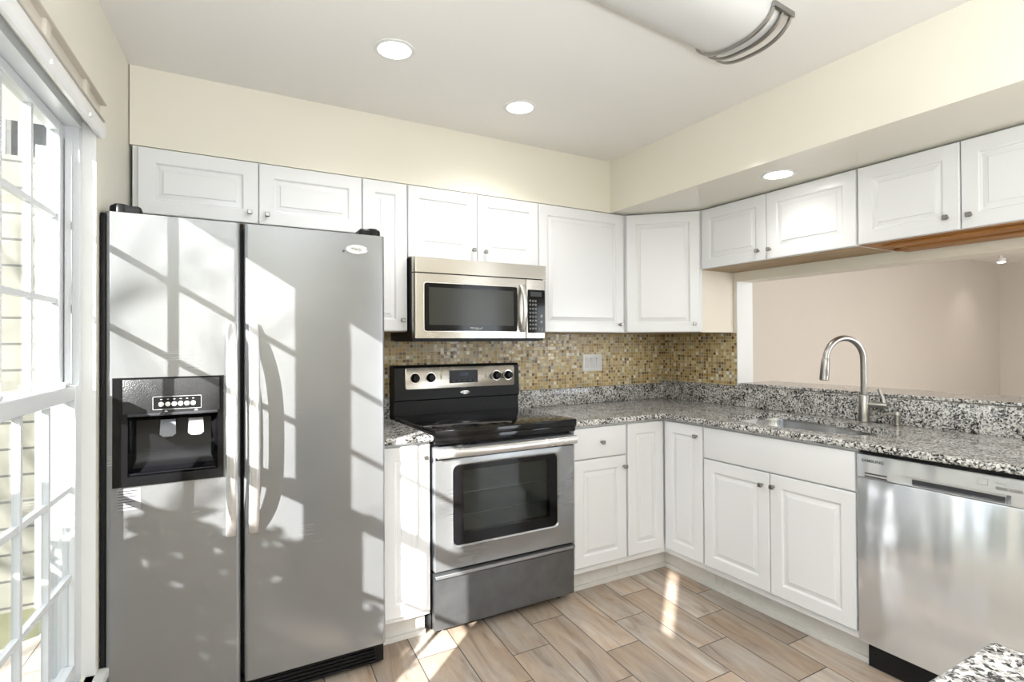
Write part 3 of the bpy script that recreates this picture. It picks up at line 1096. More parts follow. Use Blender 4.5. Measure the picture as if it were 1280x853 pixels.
def fridge_door(name, a0, a1, z0, z1, hole=None):
    """door with rolled vertical edges; hole = recess rectangle for the dispenser"""
    R_ = 0.014
    c0, c1 = 0.668, FY
    d = MB()
    prof = [(a1, c0), (a1, c1 - R_)] + [(a1 - R_ + R_ * math.cos(math.radians(t)), c1 - R_ + R_ * math.sin(math.radians(t))) for t in (22.5, 45, 67.5, 90)]
    left = [(a0 + R_ - R_ * math.sin(math.radians(t)), c1 - R_ + R_ * math.cos(math.radians(t))) for t in (0, 22.5, 45, 67.5)] + [(a0, c1 - R_), (a0, c0)]
    allp = prof + left
    n_ = len(allp)
    bot = [BACK(a, z0, c) for a, c in allp]
    top = [BACK(a, z1, c) for a, c in allp]
    fs = []
    front = len(prof) - 1
    for j in range(n_):
        k_ = (j + 1) % n_
        if hole and j == front:
            continue
        fs.append((j, k_, n_ + k_, n_ + j))
    d.add(bot + top, fs, True)
    d.f.append(list(range(len(d.v) - 2 * n_, len(d.v) - n_)))
    d.sm.append(False)
    d.f.append(list(range(len(d.v) - n_, len(d.v))))
    d.sm.append(False)
    if hole:
        x0, x1 = a0 + R_, a1 - R_
        h0, h1, k0, k1 = hole
        o_ = [BACK(x0, z0, c1), BACK(x1, z0, c1), BACK(x1, z1, c1), BACK(x0, z1, c1)]
        i_ = [BACK(h0, k0, c1), BACK(h1, k0, c1), BACK(h1, k1, c1), BACK(h0, k1, c1)]
        q_ = [BACK(h0, k0, c0 + 0.004), BACK(h1, k0, c0 + 0.004), BACK(h1, k1, c0 + 0.004), BACK(h0, k1, c0 + 0.004)]
        d.add(o_ + i_ + q_, [(0, 1, 5, 4), (1, 2, 6, 5), (2, 3, 7, 6), (3, 0, 4, 7), (4, 5, 9, 8), (5, 6, 10, 9), (6, 7, 11, 10), (7, 4, 8, 11), (8, 9, 10, 11)])
    return d.build(name, m_fridge, root, 50)


HOLE = (-3.190, -2.875, 0.852, 1.205)
fd = fridge_door('freezer_door', -3.212, -2.8175, 0.100, 1.756, HOLE)
rd = fridge_door('refrigerator_door', -2.8055, -2.287, 0.100, 1.756)
# black side skins of the doors
mb = MB()
mb.box(BACK, -3.2275, -3.2125, 0.10, 1.752, 0.668, 0.728, 0.003)
mb.build('side_trim', m_black, fd)
mb = MB()
mb.box(BACK, -2.8165, -2.8065, 0.10, 1.75, 0.66, 0.668)
mb.build('gasket', m_black, root)


def fridge_handle(par, xc):
    h = MB()
    z0, z1 = 0.635, 1.392
    n_ = 26
    rings = []
    hw = 0.0175
    for i in range(n_ + 1):
        t = i / n_
        z = z0 + (z1 - z0) * t
        bow = 0.070 * (1 - abs(2 * t - 1) ** 3.2) + 0.004
        th = 0.012
        cc = FY + bow
        rings.append([BACK(xc - hw, z, cc - th), BACK(xc + hw, z, cc - th), BACK(xc + hw, z, cc + th * 0.2), BACK(xc + hw * 0.75, z, cc + th * 0.7),
                      BACK(xc, z, cc + th), BACK(xc - hw * 0.75, z, cc + th * 0.7), BACK(xc - hw, z, cc + th * 0.2)])
    h.loops(rings, smooth=True)
    for z in (z0 + 0.012, z1 - 0.012):
        h.box(BACK, xc - hw * 0.8, xc + hw * 0.8, z - 0.012, z + 0.012, FY - 0.001, FY + 0.012, 0.003)
    return h.build('handle', m_handle, par, 60)


fridge_handle(fd, -2.848)
fridge_handle(rd, -2.776)
for x0, x1 in ((-3.205, -3.115), (-2.385, -2.298)):
    mb = MB()
    mb.box(BACK, x0, x1, 1.7525, 1.786, 0.585, 0.720, 0.012, 3)
    mb.lathe(BACK(x0 + 0.03 if x0 < -3 else x1 - 0.03, 1.757, 0.700), Z, [(0.025, 0), (0.025, 0.024), (0.02, 0.031)], 18)
    mb.build('hinge_cover', m_black, root)
# oval badge
mb = MB()
ac, bc = -2.400, 1.693
rings = []
for s_, c_ in ((1.0, 0.0003), (1.0, 0.003), (0.93, 0.0045)):
    rings.append([BACK(ac + 0.043 * s_ * math.cos(t), bc + 0.0185 * s_ * math.sin(t), FY + c_) for t in [2 * math.pi * j / 40 for j in range(40)]])
mb.loops(rings)
bd = mb.build('badge', m_badge, rd)
text('badge_lettering', 'Whirlpool', BACK, ac + 0.004, bc + 0.001, FY + 0.0048, 0.017, m_print, bd and rd, 0.3)
mb = MB()
mb.lathe(BACK(-2.452, 1.684, FY), (0, -1, 0), [(0.0045, 0), (0.0045, 0.002)], 14)
mb.build('badge_dot', m_print, rd)

# dispenser
dp = MB()
x0, x1, z0, z1 = -3.194, -2.871, 0.848, 1.209
ci0, ci1, cz0, cz1 = -3.152, -2.890, 0.880, 1.080
c1 = FY + 0.006
o1 = rrect(BACK, x0, x1, z0, z1, FY + 0.0005, 0.004, 2)
# bezel ring with the cavity opening
def ringpts(a0, a1, b0, b1, c):
    return rect(BACK, a0, a1, b0, b1, c)
dp.loops([ringpts(x0, x1, z0, z1, FY + 0.0002), ringpts(x0 + 0.001, x1 - 0.001, z0 + 0.001, z1 - 0.001, c1), ringpts(ci0, ci1, cz0, cz1, c1 - 0.001),
          ringpts(ci0 + 0.004, ci1 - 0.004, cz0 + 0.01, cz1 - 0.004, c1 - 0.03), ringpts(ci0 + 0.02, ci1 - 0.02, cz0 + 0.045, cz1 - 0.02, 0.690)], False, True)
dpo = dp.build('dispenser', m_blackgloss, root)
mb = MB()
mb.box(BACK, -3.165, -2.884, 1.088, 1.203, c1, c1 + 0.006, 0.003)
mb.build('grille_panel', m_blacktex, dpo)
mb = MB()
mb.box(BACK, ci0, ci1, 1.079, 1.089, c1 - 0.001, c1 + 0.012, 0.004)
mb.build('canopy', m_grey, dpo)
for q in range(2):
    pass
bx0, bx1, bz0, bz1 = -3.082, -2.940, 1.099, 1.143
mb = MB()
mb.box(BACK, bx0, bx1, bz0, bz1, c1 + 0.004, c1 + 0.0075)
mb.build('button_panel', m_black, dpo)
mb = MB()
for (a0, a1, b0, b1) in ((bx0, bx1, bz1 - 0.0012, bz1), (bx0, bx1, bz0, bz0 + 0.0012), (bx0, bx0 + 0.0012, bz0, bz1), (bx1 - 0.0012, bx1, bz0, bz1)):
    mb.box(BACK, a0, a1, b0, b1, c1 + 0.0075, c1 + 0.0079)
mb.build('button_outline', m_lightprint, dpo)
for i in range(6):
    a = bx0 + 0.0245 + i * 0.0186
    mb = MB()
    mb.lathe(BACK(a, 1.117, c1 + 0.0074), (0, -1, 0), [(0.0078, 0), (0.0078, 0.003), (0.006, 0.0042)], 16)
    mb.build('button', m_btn, dpo)
    mb = MB()
    mb.box(BACK, a - 0.003, a + 0.003, 1.1325, 1.1345, c1 + 0.0075, c1 + 0.008)
    mb.build('button_mark', m_lightprint, dpo)
for i, a in enumerate((-3.044, -2.956)):
    mb = MB()
    mb.prism([BACK(a - 0.006, 1.0905, c1 + 0.0064), BACK(a + 0.006, 1.0905, c1 + 0.0064), BACK(a + 0.0015, 1.096, c1 + 0.0064), BACK(a - 0.0015, 1.096, c1 + 0.0064)], (0, -0.0006, 0))
    mb.build('spout_mark', m_lightprint, dpo)
for a, mt in ((-3.040, m_paddle), (-2.957, m_badge)):
    mb = MB()
    mb.prism([BACK(a - 0.022, 1.060, 0.705), BACK(a + 0.022, 1.060, 0.705), BACK(a + 0.024, 1.012, 0.728), BACK(a + 0.014, 1.004, 0.731), BACK(a - 0.014, 1.004, 0.731), BACK(a - 0.024, 1.012, 0.728)], (0, 0.006, 0))
    mb.build('paddle', mt, dpo)
mb = MB()
mb.box(BACK, ci0 + 0.006, ci1 - 0.006, cz0 + 0.004, cz0 + 0.010, 0.708, c1 - 0.002, 0.002)
mb.build('drip_tray', m_blackgloss, dpo)
mb = MB()
mb.box(BACK, -3.182, -3.116, 0.772, 0.842, FY, FY + 0.0006)
lb = mb.build('rating_label', m_label, fd)
mb = MB()
for i in range(7):
    wd = (0.9, 0.7, 0.85, 0.5, 0.8, 0.6, 0.75)[i]
    z = 0.835 - i * 0.009
    mb.box(BACK, -3.180, -3.180 + 0.062 * wd, z - 0.0012, z + 0.0012, FY + 0.0006, FY + 0.0009)
mb.build('rating_print', m_print, fd)

# ------------------------------------------------------------------ range
root = thing('range', 'freestanding stainless steel electric range with black ceramic cooktop', 'range', (-1.665, -0.35, 0))
RX0, RX1, RF_ = -2.046, -1.285, 0.660
mb = MB()
mb.box(BACK, RX0, RX1, 0.035, 0.895, 0.025, 0.615)
for x in (RX0 + 0.05, RX1 - 0.05):
    for y in (0.08, 0.57):
        mb.lathe(BACK(x, 0, y), Z, [(0.02, 0), (0.02, 0.01), (0.012, 0.012), (0.012, 0.037)], 12)
mb.build('body', m_black, root)
mb = MB()
mb.box(BACK, RX0 - 0.003, RX1 + 0.003, 0.897, 0.930, 0.085, 0.682, 0.006, 3)
mb.box(BACK, RX0, RX1, 0.868, 0.899, 0.6, 0.672, 0.004)
ck = mb.build('cooktop', m_cook, root)
for (x, y, r_) in ((-1.86, 0.50, 0.105), (-1.47, 0.50, 0.09), (-1.86, 0.24, 0.08), (-1.47, 0.24, 0.105)):
    mb = MB()
    n_ = 48
    ri = [[BACK(x + q * math.cos(t), 0.9303, y + q * math.sin(t)) for t in [2 * math.pi * j / n_ for j in range(n_)]] for q in (r_, r_ - 0.004)]
    mb.loops(ri, False, False)
    ri = [[BACK(x + q * math.cos(t), 0.9303, y + q * math.sin(t)) for t in [2 * math.pi * j / n_ for j in range(n_)]] for q in (r_ * 0.6, r_ * 0.6 - 0.003)]
    mb.loops(ri, False, False)
    mb.build('burner_ring', m_ring, ck)
# backguard
mb = MB()
pf = [(0.012, 0.90), (0.095, 0.90), (0.092, 1.005), (0.105, 1.012), (0.098, 1.185), (0.085, 1.198), (0.030, 1.198), (0.012, 1.19)]
mb.loops([[BACK(RX0 - 0.001, b, c) for c, b in pf], [BACK(RX1 + 0.001, b, c) for c, b in pf]])
bgd = mb.build('backguard', m_black, root)
PB = Frame((0, 0, 0), (1, 0, 0), (0, -1, 0))


def pan(b):   # front of the sloped upper face of the backguard
    return 0.105 - (b - 1.012) / (1.185 - 1.012) * 0.007


pn = MB()
p0, p1 = -1.992, -1.318
rings = []
for ins, d_ in ((0, 0.0005), (0, 0.004), (0.002, 0.006)):
    pts = []
    a0, a1, b0, b1 = p0 + ins, p1 - ins, 1.068 + ins, 1.186 - ins
    r_ = 0.012
    for (x, y, t0) in ((a1 - r_, b0 + r_, -90), (a1 - r_, b1 - r_, 0), (a0 + r_, b1 - r_, 90), (a0 + r_, b0 + r_, 180)):
        for i in range(5):
            t = math.radians(t0 + 22.5 * i)
            bb = y + r_ * math.sin(t)
            pts.append(BACK(x + r_ * math.cos(t), bb, pan(bb) + d_))
    rings.append(pts)
pn.loops(rings)
pno = pn.build('control_panel', m_warmsteel, root)
for x in (-1.936, -1.846, -1.438, -1.360):
    mb = MB()
    zc = 1.129
    c_ = pan(zc) + 0.006
    mb.lathe(BACK(x, zc, c_), (0, -1, 0.03), [(0.030, 0), (0.030, 0.002)], 28)
    mb.build('knob_bezel', m_chrome, pno)
    mb = MB()
    mb.lathe(BACK(x, zc, c_ + 0.002), (0, -1, 0.03), [(0.025, 0), (0.025, 0.006), (0.021, 0.010), (0.0195, 0.024), (0.017, 0.027)], 28)
    mb.box(BACK, x - 0.004, x + 0.004, zc - 0.02, zc + 0.02, c_ + 0.01, c_ + 0.031, 0.003)
    mb.build('knob', m_black, pno)
mb = MB()
mb.prism([BACK(-1.735, 1.094, pan(1.094) + 0.0055), BACK(-1.560, 1.094, pan(1.094) + 0.0055), BACK(-1.560, 1.165, pan(1.165) + 0.0055), BACK(-1.735, 1.165, pan(1.165) + 0.0055)], (0, -0.003, 0))
mb.build('display', m_display, pno)
for i in range(5):
    mb = MB()
    a = -1.722 + i * 0.034
    mb.prism([BACK(a, 1.103, 0.1125), BACK(a + 0.02, 1.103, 0.1125), BACK(a + 0.02, 1.109, 0.1125), BACK(a, 1.109, 0.1125)], (0, -0.0012, 0))
    mb.build('key', m_grey, pno)
text('clock_digits', '12:00', BACK, -1.648, 1.142, 0.1115, 0.024, m_digits, pno)
for a in (-1.785, -1.51):
    mb = MB()
    mb.box(BACK, a - 0.003, a + 0.003, 1.118, 1.14, pan(1.13) + 0.006, pan(1.13) + 0.0067)
    mb.build('panel_mark', m_label, pno)
mb = MB()
rings = []
for s_, c_ in ((1.0, 0.0), (1.0, 0.003), (0.9, 0.0045)):
    rings.append([BACK(-1.640 + 0.029 * s_ * math.cos(t), 1.040 + 0.0105 * s_ * math.sin(t), 0.1045 + c_) for t in [2 * math.pi * j / 32 for j in range(32)]])
mb.loops(rings)
mb.build('badge', m_badge, root)
text('badge_lettering', 'Whirlpool', BACK, -1.640, 1.040, 0.1092, 0.010, m_print, root, 0.3)
# oven door
DX0, DX1 = -2.043, -1.288
W0, W1, V0, V1 = -1.952, -1.388, 0.402, 0.762
mb = MB()
R0 = [rrect(BACK, DX0, DX1, 0.300, 0.852, 0.618, 0.004), rrect(BACK, DX0, DX1, 0.300, 0.852, RF_ - 0.004, 0.004), rrect(BACK, DX0 + 0.003, DX1 - 0.003, 0.303, 0.849, RF_, 0.004),
      rrect(BACK, W0 - 0.012, W1 + 0.012, V0 - 0.012, V1 + 0.012, RF_, 0.03), rrect(BACK, W0 - 0.006, W1 + 0.006, V0 - 0.006, V1 + 0.006, RF_ + 0.004, 0.028),
      rrect(BACK, W0, W1, V0, V1, RF_ - 0.002, 0.025), rrect(BACK, W0, W1, V0, V1, RF_ - 0.010, 0.025)]
mb.loops(R0, True, False)
od = mb.build('oven_door', m_range, root)
# black window border with an inner view pane and the oven behind it
I0, I1, J0, J1 = -1.902, -1.432, 0.452, 0.738
mb = MB()
mb.loops([rrect(BACK, W0, W1, V0, V1, RF_ - 0.004, 0.025), rrect(BACK, I0, I1, J0, J1, RF_ - 0.004, 0.004), rrect(BACK, I0, I1, J0, J1, 0.625, 0.004)], False, False)
mb.build('window_border', m_blackgloss, od)
mb = MB()
mb.box(BACK, I0 - 0.001, I1 + 0.001, J0 - 0.001, J1 + 0.001, 0.6185, 0.6265)
mb.build('oven_interior', m_enamel, od)
mb = MB()
for z in (0.53, 0.63):
    mb.tube([BACK(I0 + 0.003, z, 0.634), BACK(I1 - 0.003, z, 0.634)], 0.0022, 6)
for i in range(14):
    x = I0 + 0.02 + i * (I1 - I0 - 0.04) / 13
    mb.tube([BACK(x, 0.533, 0.630), BACK(x, 0.533, 0.646)], 0.0015, 6)
mb.build('oven_rack', m_chrome, od)
mb = MB()
mb.box(BACK, I0, I1, J0, J1, RF_ - 0.006, RF_ - 0.0045)
mb.build('window_pane', m_ovenglass, od)
# full-width bar handle at the door top
mb = MB()
rings = []
for i in range(25):
    t = i / 24
    x = DX0 + 0.004 + (DX1 - DX0 - 0.008) * t
    o = 0.030 + 0.012 * (1 - (2 * t - 1) ** 2)
    cc = RF_ + o
    rings.append([BACK(x, 0.812, cc - 0.008), BACK(x, 0.808, cc), BACK(x, 0.813, cc + 0.008), BACK(x, 0.830, cc + 0.012), BACK(x, 0.846, cc + 0.007), BACK(x, 0.850, cc - 0.002), BACK(x, 0.846, cc - 0.008)])
mb.loops(rings, smooth=True)
for x in (DX0 + 0.018, DX1 - 0.018):
    mb.box(BACK, x - 0.014, x + 0.014, 0.812, 0.846, RF_ - 0.002, RF_ + 0.030, 0.003)
mb.build('handle', m_handle, od, 60)
mb = MB()
mb.box(BACK, DX0 + 0.004, DX1 - 0.004, 0.795, 0.806, RF_ - 0.001, RF_ + 0.0012)
mb.build('vent_slot', m_black, od)
# storage drawer
mb = MB()
pf = [(0.618, 0.040), (0.652, 0.040), (0.656, 0.044), (0.656, 0.262), (0.668, 0.274), (0.668, 0.284), (0.660, 0.290), (0.618, 0.290)]
mb.loops([[BACK(DX0, b, c) for c, b in pf], [BACK(DX1, b, c) for c, b in pf]])
dr = mb.build('storage_drawer', m_drawer, root)
mb = MB()
mb.box(BACK, DX0 + 0.001, DX1 - 0.001, 0.272, 0.286, 0.6665, 0.6695, 0.001, 1)
mb.build('drawer_lip', m_range, dr)

# ------------------------------------------------------------------ microwave
root = thing('microwave', 'over-the-range stainless steel microwave hanging below the two-door cabinet', 'microwave', (-1.655, -0.2, 1.327))
MX0, MX1, MZ0, MZ1, MF = -2.038, -1.270, 1.327, 1.744, 0.383
mb = MB()
mb.box(BACK, MX0, MX1, MZ0 + 0.004, MZ1, 0.006, 0.352)
mb.box(BACK, MX0 + 0.02, MX1 - 0.02, MZ0, MZ0 + 0.006, 0.02, 0.345)
mb.build('body', m_black, root)


def mw_front(name, a0, a1, b0, b1, mat, rl=0.012, rr_=0.004):
    """stainless front section, rolled left or right edge"""
    f_ = MB()
    pr = [(a0, 0.353)]
    for t in (0, 22.5, 45, 67.5, 90):
        tt = math.radians(t)
        pr.append((a0 + rl - rl * math.cos(tt), MF - rl + rl * math.sin(tt)))
    for t in (90, 67.5, 45, 22.5, 0):
        tt = math.radians(t)
        pr.append((a1 - rr_ + rr_ * math.cos(tt), MF - rr_ + rr_ * math.sin(tt)))
    pr.append((a1, 0.353))
    f_.loops([[BACK(a, b0, c) for a, c in pr], [BACK(a, b1, c) for a, c in pr]], smooth=True)
    return f_.build(name, mat, root, 50)


mw_front('vent_panel', MX0, MX1, 1.670, MZ1, m_warmsteel, 0.014)
md = mw_front('door', MX0, -1.400, 1.343, 1.664, m_warmsteel, 0.014)
mc = mw_front('control_panel', -1.398, MX1, 1.343, 1.664, m_warmsteel, 0.002, 0.010)
q0, q1, y0, y1 = -1.986, -1.456, 1.379, 1.618
mb = MB()
mb.loops([rrect(BACK, q0 - 0.004, q1 + 0.004, y0 - 0.004, y1 + 0.004, MF, 0.014), rrect(BACK, q0 - 0.004, q1 + 0.004, y0 - 0.004, y1 + 0.004, MF + 0.003, 0.014), rrect(BACK, q0, q1, y0, y1, MF + 0.0035, 0.012)], False, True)
mb.build('window_rim', m_chrome, md)
mb = MB()
mb.loops([rrect(BACK, q0, q1, y0, y1, MF + 0.003, 0.012), rrect(BACK, q0, q1, y0, y1, MF + 0.0045, 0.012)], False, True)
mb.build('window_border', m_blackgloss, md)
mb = MB()
mb.box(BACK, q0 + 0.024, q1 - 0.024, y0 + 0.030, y1 - 0.022, MF + 0.0042, MF + 0.0052)
mb.build('window_screen', m_mwglass, md)
text('logo_lettering', 'Whirlpool', BACK, -1.705, y0 + 0.015, MF + 0.0048, 0.017, m_lightprint, md, 0.3)
mb = MB()
rings = []
for i in range(21):
    t = i / 20
    z = 1.376 + (1.632 - 1.376) * t
    o = 0.004 + 0.034 * (1 - abs(2 * t - 1) ** 2.4)
    xc = -1.425
    rings.append([BACK(xc - 0.013, z, MF + o - 0.006), BACK(xc + 0.013, z, MF + o - 0.006), BACK(xc + 0.013, z, MF + o + 0.002), BACK(xc + 0.007, z, MF + o + 0.006), BACK(xc - 0.007, z, MF + o + 0.006), BACK(xc - 0.013, z, MF + o + 0.002)])
mb.loops(rings, smooth=True)
mb.build('handle', m_handle, md, 60)
mb = MB()
mb.loops([rrect(BACK, -1.389, -1.279, 1.372, 1.609, MF - 0.0005, 0.006), rrect(BACK, -1.389, -1.279, 1.372, 1.609, MF + 0.002, 0.006)], False, True)
mb.build('keypad_panel', m_blackgloss, mc)
mb = MB()
mb.box(BACK, -1.372, -1.300, 1.572, 1.598, MF + 0.002, MF + 0.0026)
mb.build('display', m_grey, mc)
for r_ in range(8):
    for c_ in range(3):
        mb = MB()
        a = -1.374 + c_ * 0.0175
        b = 1.548 - r_ * 0.0218
        mb.box(BACK, a - 0.0055, a + 0.0055, b - 0.0055, b + 0.0055, MF + 0.002, MF + 0.0028)
        mb.build('key', m_key, mc)
for a, b in ((-1.302, 1.466), (-1.302, 1.432)):
    mb = MB()
    mb.lathe(BACK(a, b, MF + 0.002), (0, -1, 0), [(0.0085, 0), (0.0085, 0.0012)], 18)
    mb.build('round_key', m_label, mc)
for a in (-1.315, -1.297):
    mb = MB()
    mb.box(BACK, a - 0.005, a + 0.005, 1.385, 1.402, MF + 0.002, MF + 0.0028)
    mb.build('key', m_key, mc)

# ------------------------------------------------------------------ dishwasher
root = thing('dishwasher', 'stainless steel dishwasher under the granite, right of the sink cabinet', 'dishwasher', RIGHT(2.01, 0, 0.3))
A0, A1, DF = 1.708, 2.306, 0.655
mb = MB()
mb.box(RIGHT, A0 + 0.005, A1 - 0.005, 0.10, 0.862, 0.06, 0.60)
mb.build('tub', m_black, root)
mb = MB()
mb.box(RIGHT, A0 + 0.002, A1 - 0.002, 0.002, 0.118, 0.06, 0.585)
for a in (A0 + 0.025, A1 - 0.025):
    mb.lathe(RIGHT(a, 0.055, 0.585), (-1, 0, 0), [(0.006, 0), (0.006, 0.003), (0.003, 0.004)], 10)
mb.build('kick_plate', m_black, root)
mb = MB()
mb.box(RIGHT, A0 + 0.002, A1 - 0.002, 0.8705, 0.884, 0.2, 0.634)
mb.build('top_seal', m_black, root)
mb = MB()
mb.box(RIGHT, A0, A1, 0.122, 0.776, 0.602, DF, 0.004)
dd = mb.build('door_panel', m_dw, root)
# control fascia with a recessed pocket handle
H0, H1, K0, K1 = 1.835, 2.190, 0.780, 0.812
mb = MB()
fo = [rect(RIGHT, A0, A1, 0.7775, 0.868, 0.602), rect(RIGHT, A0, A1, 0.7775, 0.868, DF - 0.003), rect(RIGHT, A0 + 0.003, A1 - 0.003, 0.7785, 0.865, DF)]
mb.loops(fo, True, False)
o_ = fo[2]
i_ = rect(RIGHT, H0, H1, K0 + 0.001, K1, DF)
j_ = rect(RIGHT, H0 + 0.06, H1 - 0.02, K0 + 0.004, K1 - 0.006, DF - 0.020)
mb.loops([o_, i_, j_], False, True)
fa = mb.build('control_fascia', m_dw, root)
mb = MB()
mb.box(RIGHT, H0 + 0.062, H1 - 0.022, K0 + 0.005, K1 - 0.012, DF - 0.0195, DF - 0.016)  # dark strip stands in for shade at the back of the pocket
mb.build('pocket_shadow_strip', m_grey, fa).name = 'recess_shade_strip'
text('logo_lettering', 'SAMSUNG', RIGHT, 1.768, 0.8445, DF + 0.0003, 0.0155, m_print, fa, 0, 1.15, 0.0004)
for i in range(2):
    mb = MB()
    mb.box(RIGHT, 1.738, 1.820, 0.7925 - i * 0.012, 0.798 - i * 0.012, DF - 0.001, DF + 0.0006)
    mb.build('vent_slot', m_print, fa)
mb = MB()
mb.box(RIGHT, 2.100, 2.128, 0.832, 0.852, DF - 0.001, DF + 0.0012, 0.0006, 1)
mb.build('power_button', m_dw, fa)
mb = MB()
for (a0, a1, b0, b1) in ((2.099, 2.129, 0.852, 0.853), (2.099, 2.129, 0.831, 0.832), (2.099, 2.100, 0.831, 0.853), (2.128, 2.129, 0.831, 0.853)):
    mb.box(RIGHT, a0, a1, b0, b1, DF, DF + 0.0006)
mb.build('button_outline', m_label, fa)
for i in range(4):
    mb = MB()
    mb.box(RIGHT, 2.150 + i * 0.036, 2.182 + i * 0.036, 0.824, 0.834, DF, DF + 0.001, 0.0004, 1)
    mb.build('program_button', m_label, fa)
for i in range(9):
    mb = MB()
    mb.box(RIGHT, 2.148 + i * 0.016, 2.158 + i * 0.016, 0.8445, 0.8465, DF, DF + 0.0005)
    mb.build('button_caption', m_label, fa)

# ------------------------------------------------------------------ sink, faucet, soap pump
root = thing('sink', 'undermount stainless steel double-bowl sink set into the granite worktop', 'sink', (-0.375, -1.325, 0.70))


def bowl_ring(ins, z):
    return [Vector((p.x, p.y, z)) for p in sink_outline(ins)]


mb = MB()
rings = [bowl_ring(-0.012, 0.8840), bowl_ring(0.001, 0.8845), bowl_ring(0.003, 0.870), bowl_ring(0.010, 0.735), bowl_ring(0.03, 0.712), bowl_ring(0.06, 0.706)]
outer_r = [bowl_ring(0.055, 0.703), bowl_ring(0.026, 0.709), bowl_ring(0.006, 0.733), bowl_ring(-0.001, 0.868), bowl_ring(-0.012, 0.8815)]
mb.loops(rings, False, True, True)
mb.build('bowl', m_sinksteel, root, 50)
mb = MB()
# low saddle divider between the big bowl and the right lobe
pts = []
for i in range(9):
    t = i / 8
    pts.append((-0.515 + 0.30 * t, 0.822 - 0.02 * math.sin(math.pi * t)))
mb.loops([[Vector((x, -1.530 + dy, z if k_ else 0.708)) for k_, dy in ((0, 0.016), (1, 0.008), (1, -0.008), (0, -0.016))] for x, z in pts], smooth=True)
mb.build('divider', m_sinksteel, root)
for y in (-1.25, -1.60):
    mb = MB()
    mb.lathe((-0.37, y, 0.7062), Z, [(0.042, 0), (0.042, 0.002), (0.034, 0.003), (0.028, 0.0005)], 24)
    mb.build('drain', m_chrome, root)

FB = Vector((-0.098, -1.446, CZ1 + 0.0003))
root = thing('faucet', 'tall brushed nickel gooseneck faucet standing behind the sink', 'faucet', FB)
mb = MB()
mb.lathe(FB, Z, [(0.030, 0), (0.030, 0.004), (0.0255, 0.008), (0.0235, 0.03), (0.0225, 0.134), (0.019, 0.139)], 28)
mb.build('body', m_nickel, root)
SD = Vector((-0.95, 0.31, 0)).normalized()
pts = [FB + Z * 0.13, FB + Z * 0.2, FB + Z * 0.29]
R_ = 0.108
for i in range(1, 15):
    t = math.radians(178 * i / 14)
    pts.append(FB + Z * 0.31 + SD * (R_ - R_ * math.cos(t)) + Z * (R_ * math.sin(t)))
mb = MB()
mb.tube(pts, 0.0145, 18)
mb.build('spout', m_nickel, root)
e = pts[-1]
dd_ = Vector((SD.x * 0.10, SD.y * 0.10, -1)).normalized()
mb = MB()
mb.lathe(e, dd_, [(0.0150, -0.006), (0.0175, 0.0), (0.0195, 0.03), (0.0205, 0.085), (0.0205, 0.098), (0.016, 0.102)], 22)
sh = mb.build('spray_head', m_nickel, root)
mb = MB()
side = Vector((-0.55, -0.83, 0)).normalized()
BF_ = Frame(e + dd_ * 0.062 + side * 0.0165, Z.cross(side), side)
mb.loops([rrect(BF_, -0.006, 0.006, -0.018, 0.018, -0.004, 0.005), rrect(BF_, -0.006, 0.006, -0.018, 0.018, 0.003, 0.005), rrect(BF_, -0.0045, 0.0045, -0.016, 0.016, 0.0045, 0.004)], smooth=True)
mb.build('spray_button', m_label, sh)
HD = Vector((0.30, -0.95, 0)).normalized()
mb = MB()
hb = FB + Z * 0.092
mb.lathe(hb + HD * 0.015, HD, [(0.0155, 0), (0.0155, 0.075), (0.014, 0.08)], 20)
tip = hb + HD * 0.082
mb.tube([tip + Z * 0.002, tip + Z * 0.030 - HD * 0.002, tip + Z * 0.058 - HD * 0.014, tip + Z * 0.078 - HD * 0.020], [0.012, 0.0085, 0.0075, 0.007], 12)
mb.build('lever_handle', m_nickel, root)

SB = Vector((-0.095, -1.592, CZ1 + 0.0003))
root = thing('soap_dispenser', 'short brushed nickel soap pump beside the faucet', 'soap dispenser', SB)
mb = MB()
mb.lathe(SB, Z, [(0.017, 0), (0.017, 0.004), (0.0125, 0.007), (0.0125, 0.05), (0.0145, 0.052), (0.0145, 0.068), (0.012, 0.071)], 20)
mb.build('body', m_nickel, root)
mb = MB()
nd = Vector((-0.85, 0.5, 0)).normalized()
mb.tube([SB + Z * 0.058 + nd * 0.01, SB + Z * 0.060 + nd * 0.04, SB + Z * 0.056 + nd * 0.068], [0.0065, 0.006, 0.005], 10)
mb.build('nozzle', m_nickel, root)

# ------------------------------------------------------------------ switch plate
root = thing('switch_plate', 'white three-gang rocker switch plate on the mosaic backsplash', 'switch', BACK(-0.655, 1.18, 0.004))
g0, g1, e0, e1 = -0.737, -0.572, 1.125, 1.240
mb = MB()
mb.loops([rrect(BACK, g0, g1, e0, e1, 0.004, 0.004), rrect(BACK, g0, g1, e0, e1, 0.007, 0.004), rrect(BACK, g0 + 0.003, g1 - 0.003, e0 + 0.003, e1 - 0.003, 0.010, 0.004)], True, True)
mb.build('plate', m_plate, root)
for i in range(3):
    a = (g0 + g1) / 2 + (i - 1) * 0.046
    mb = MB()
    mb.prism([BACK(a - 0.0165, 1.149, 0.0095), BACK(a - 0.0165, 1.149, 0.0115), BACK(a - 0.0165, 1.182, 0.0125), BACK(a - 0.0165, 1.216, 0.0150), BACK(a - 0.0165, 1.216, 0.0095)], (0.033, 0, 0))
    mb.build('rocker', m_rocker, root)

# ------------------------------------------------------------------ ceiling lamps


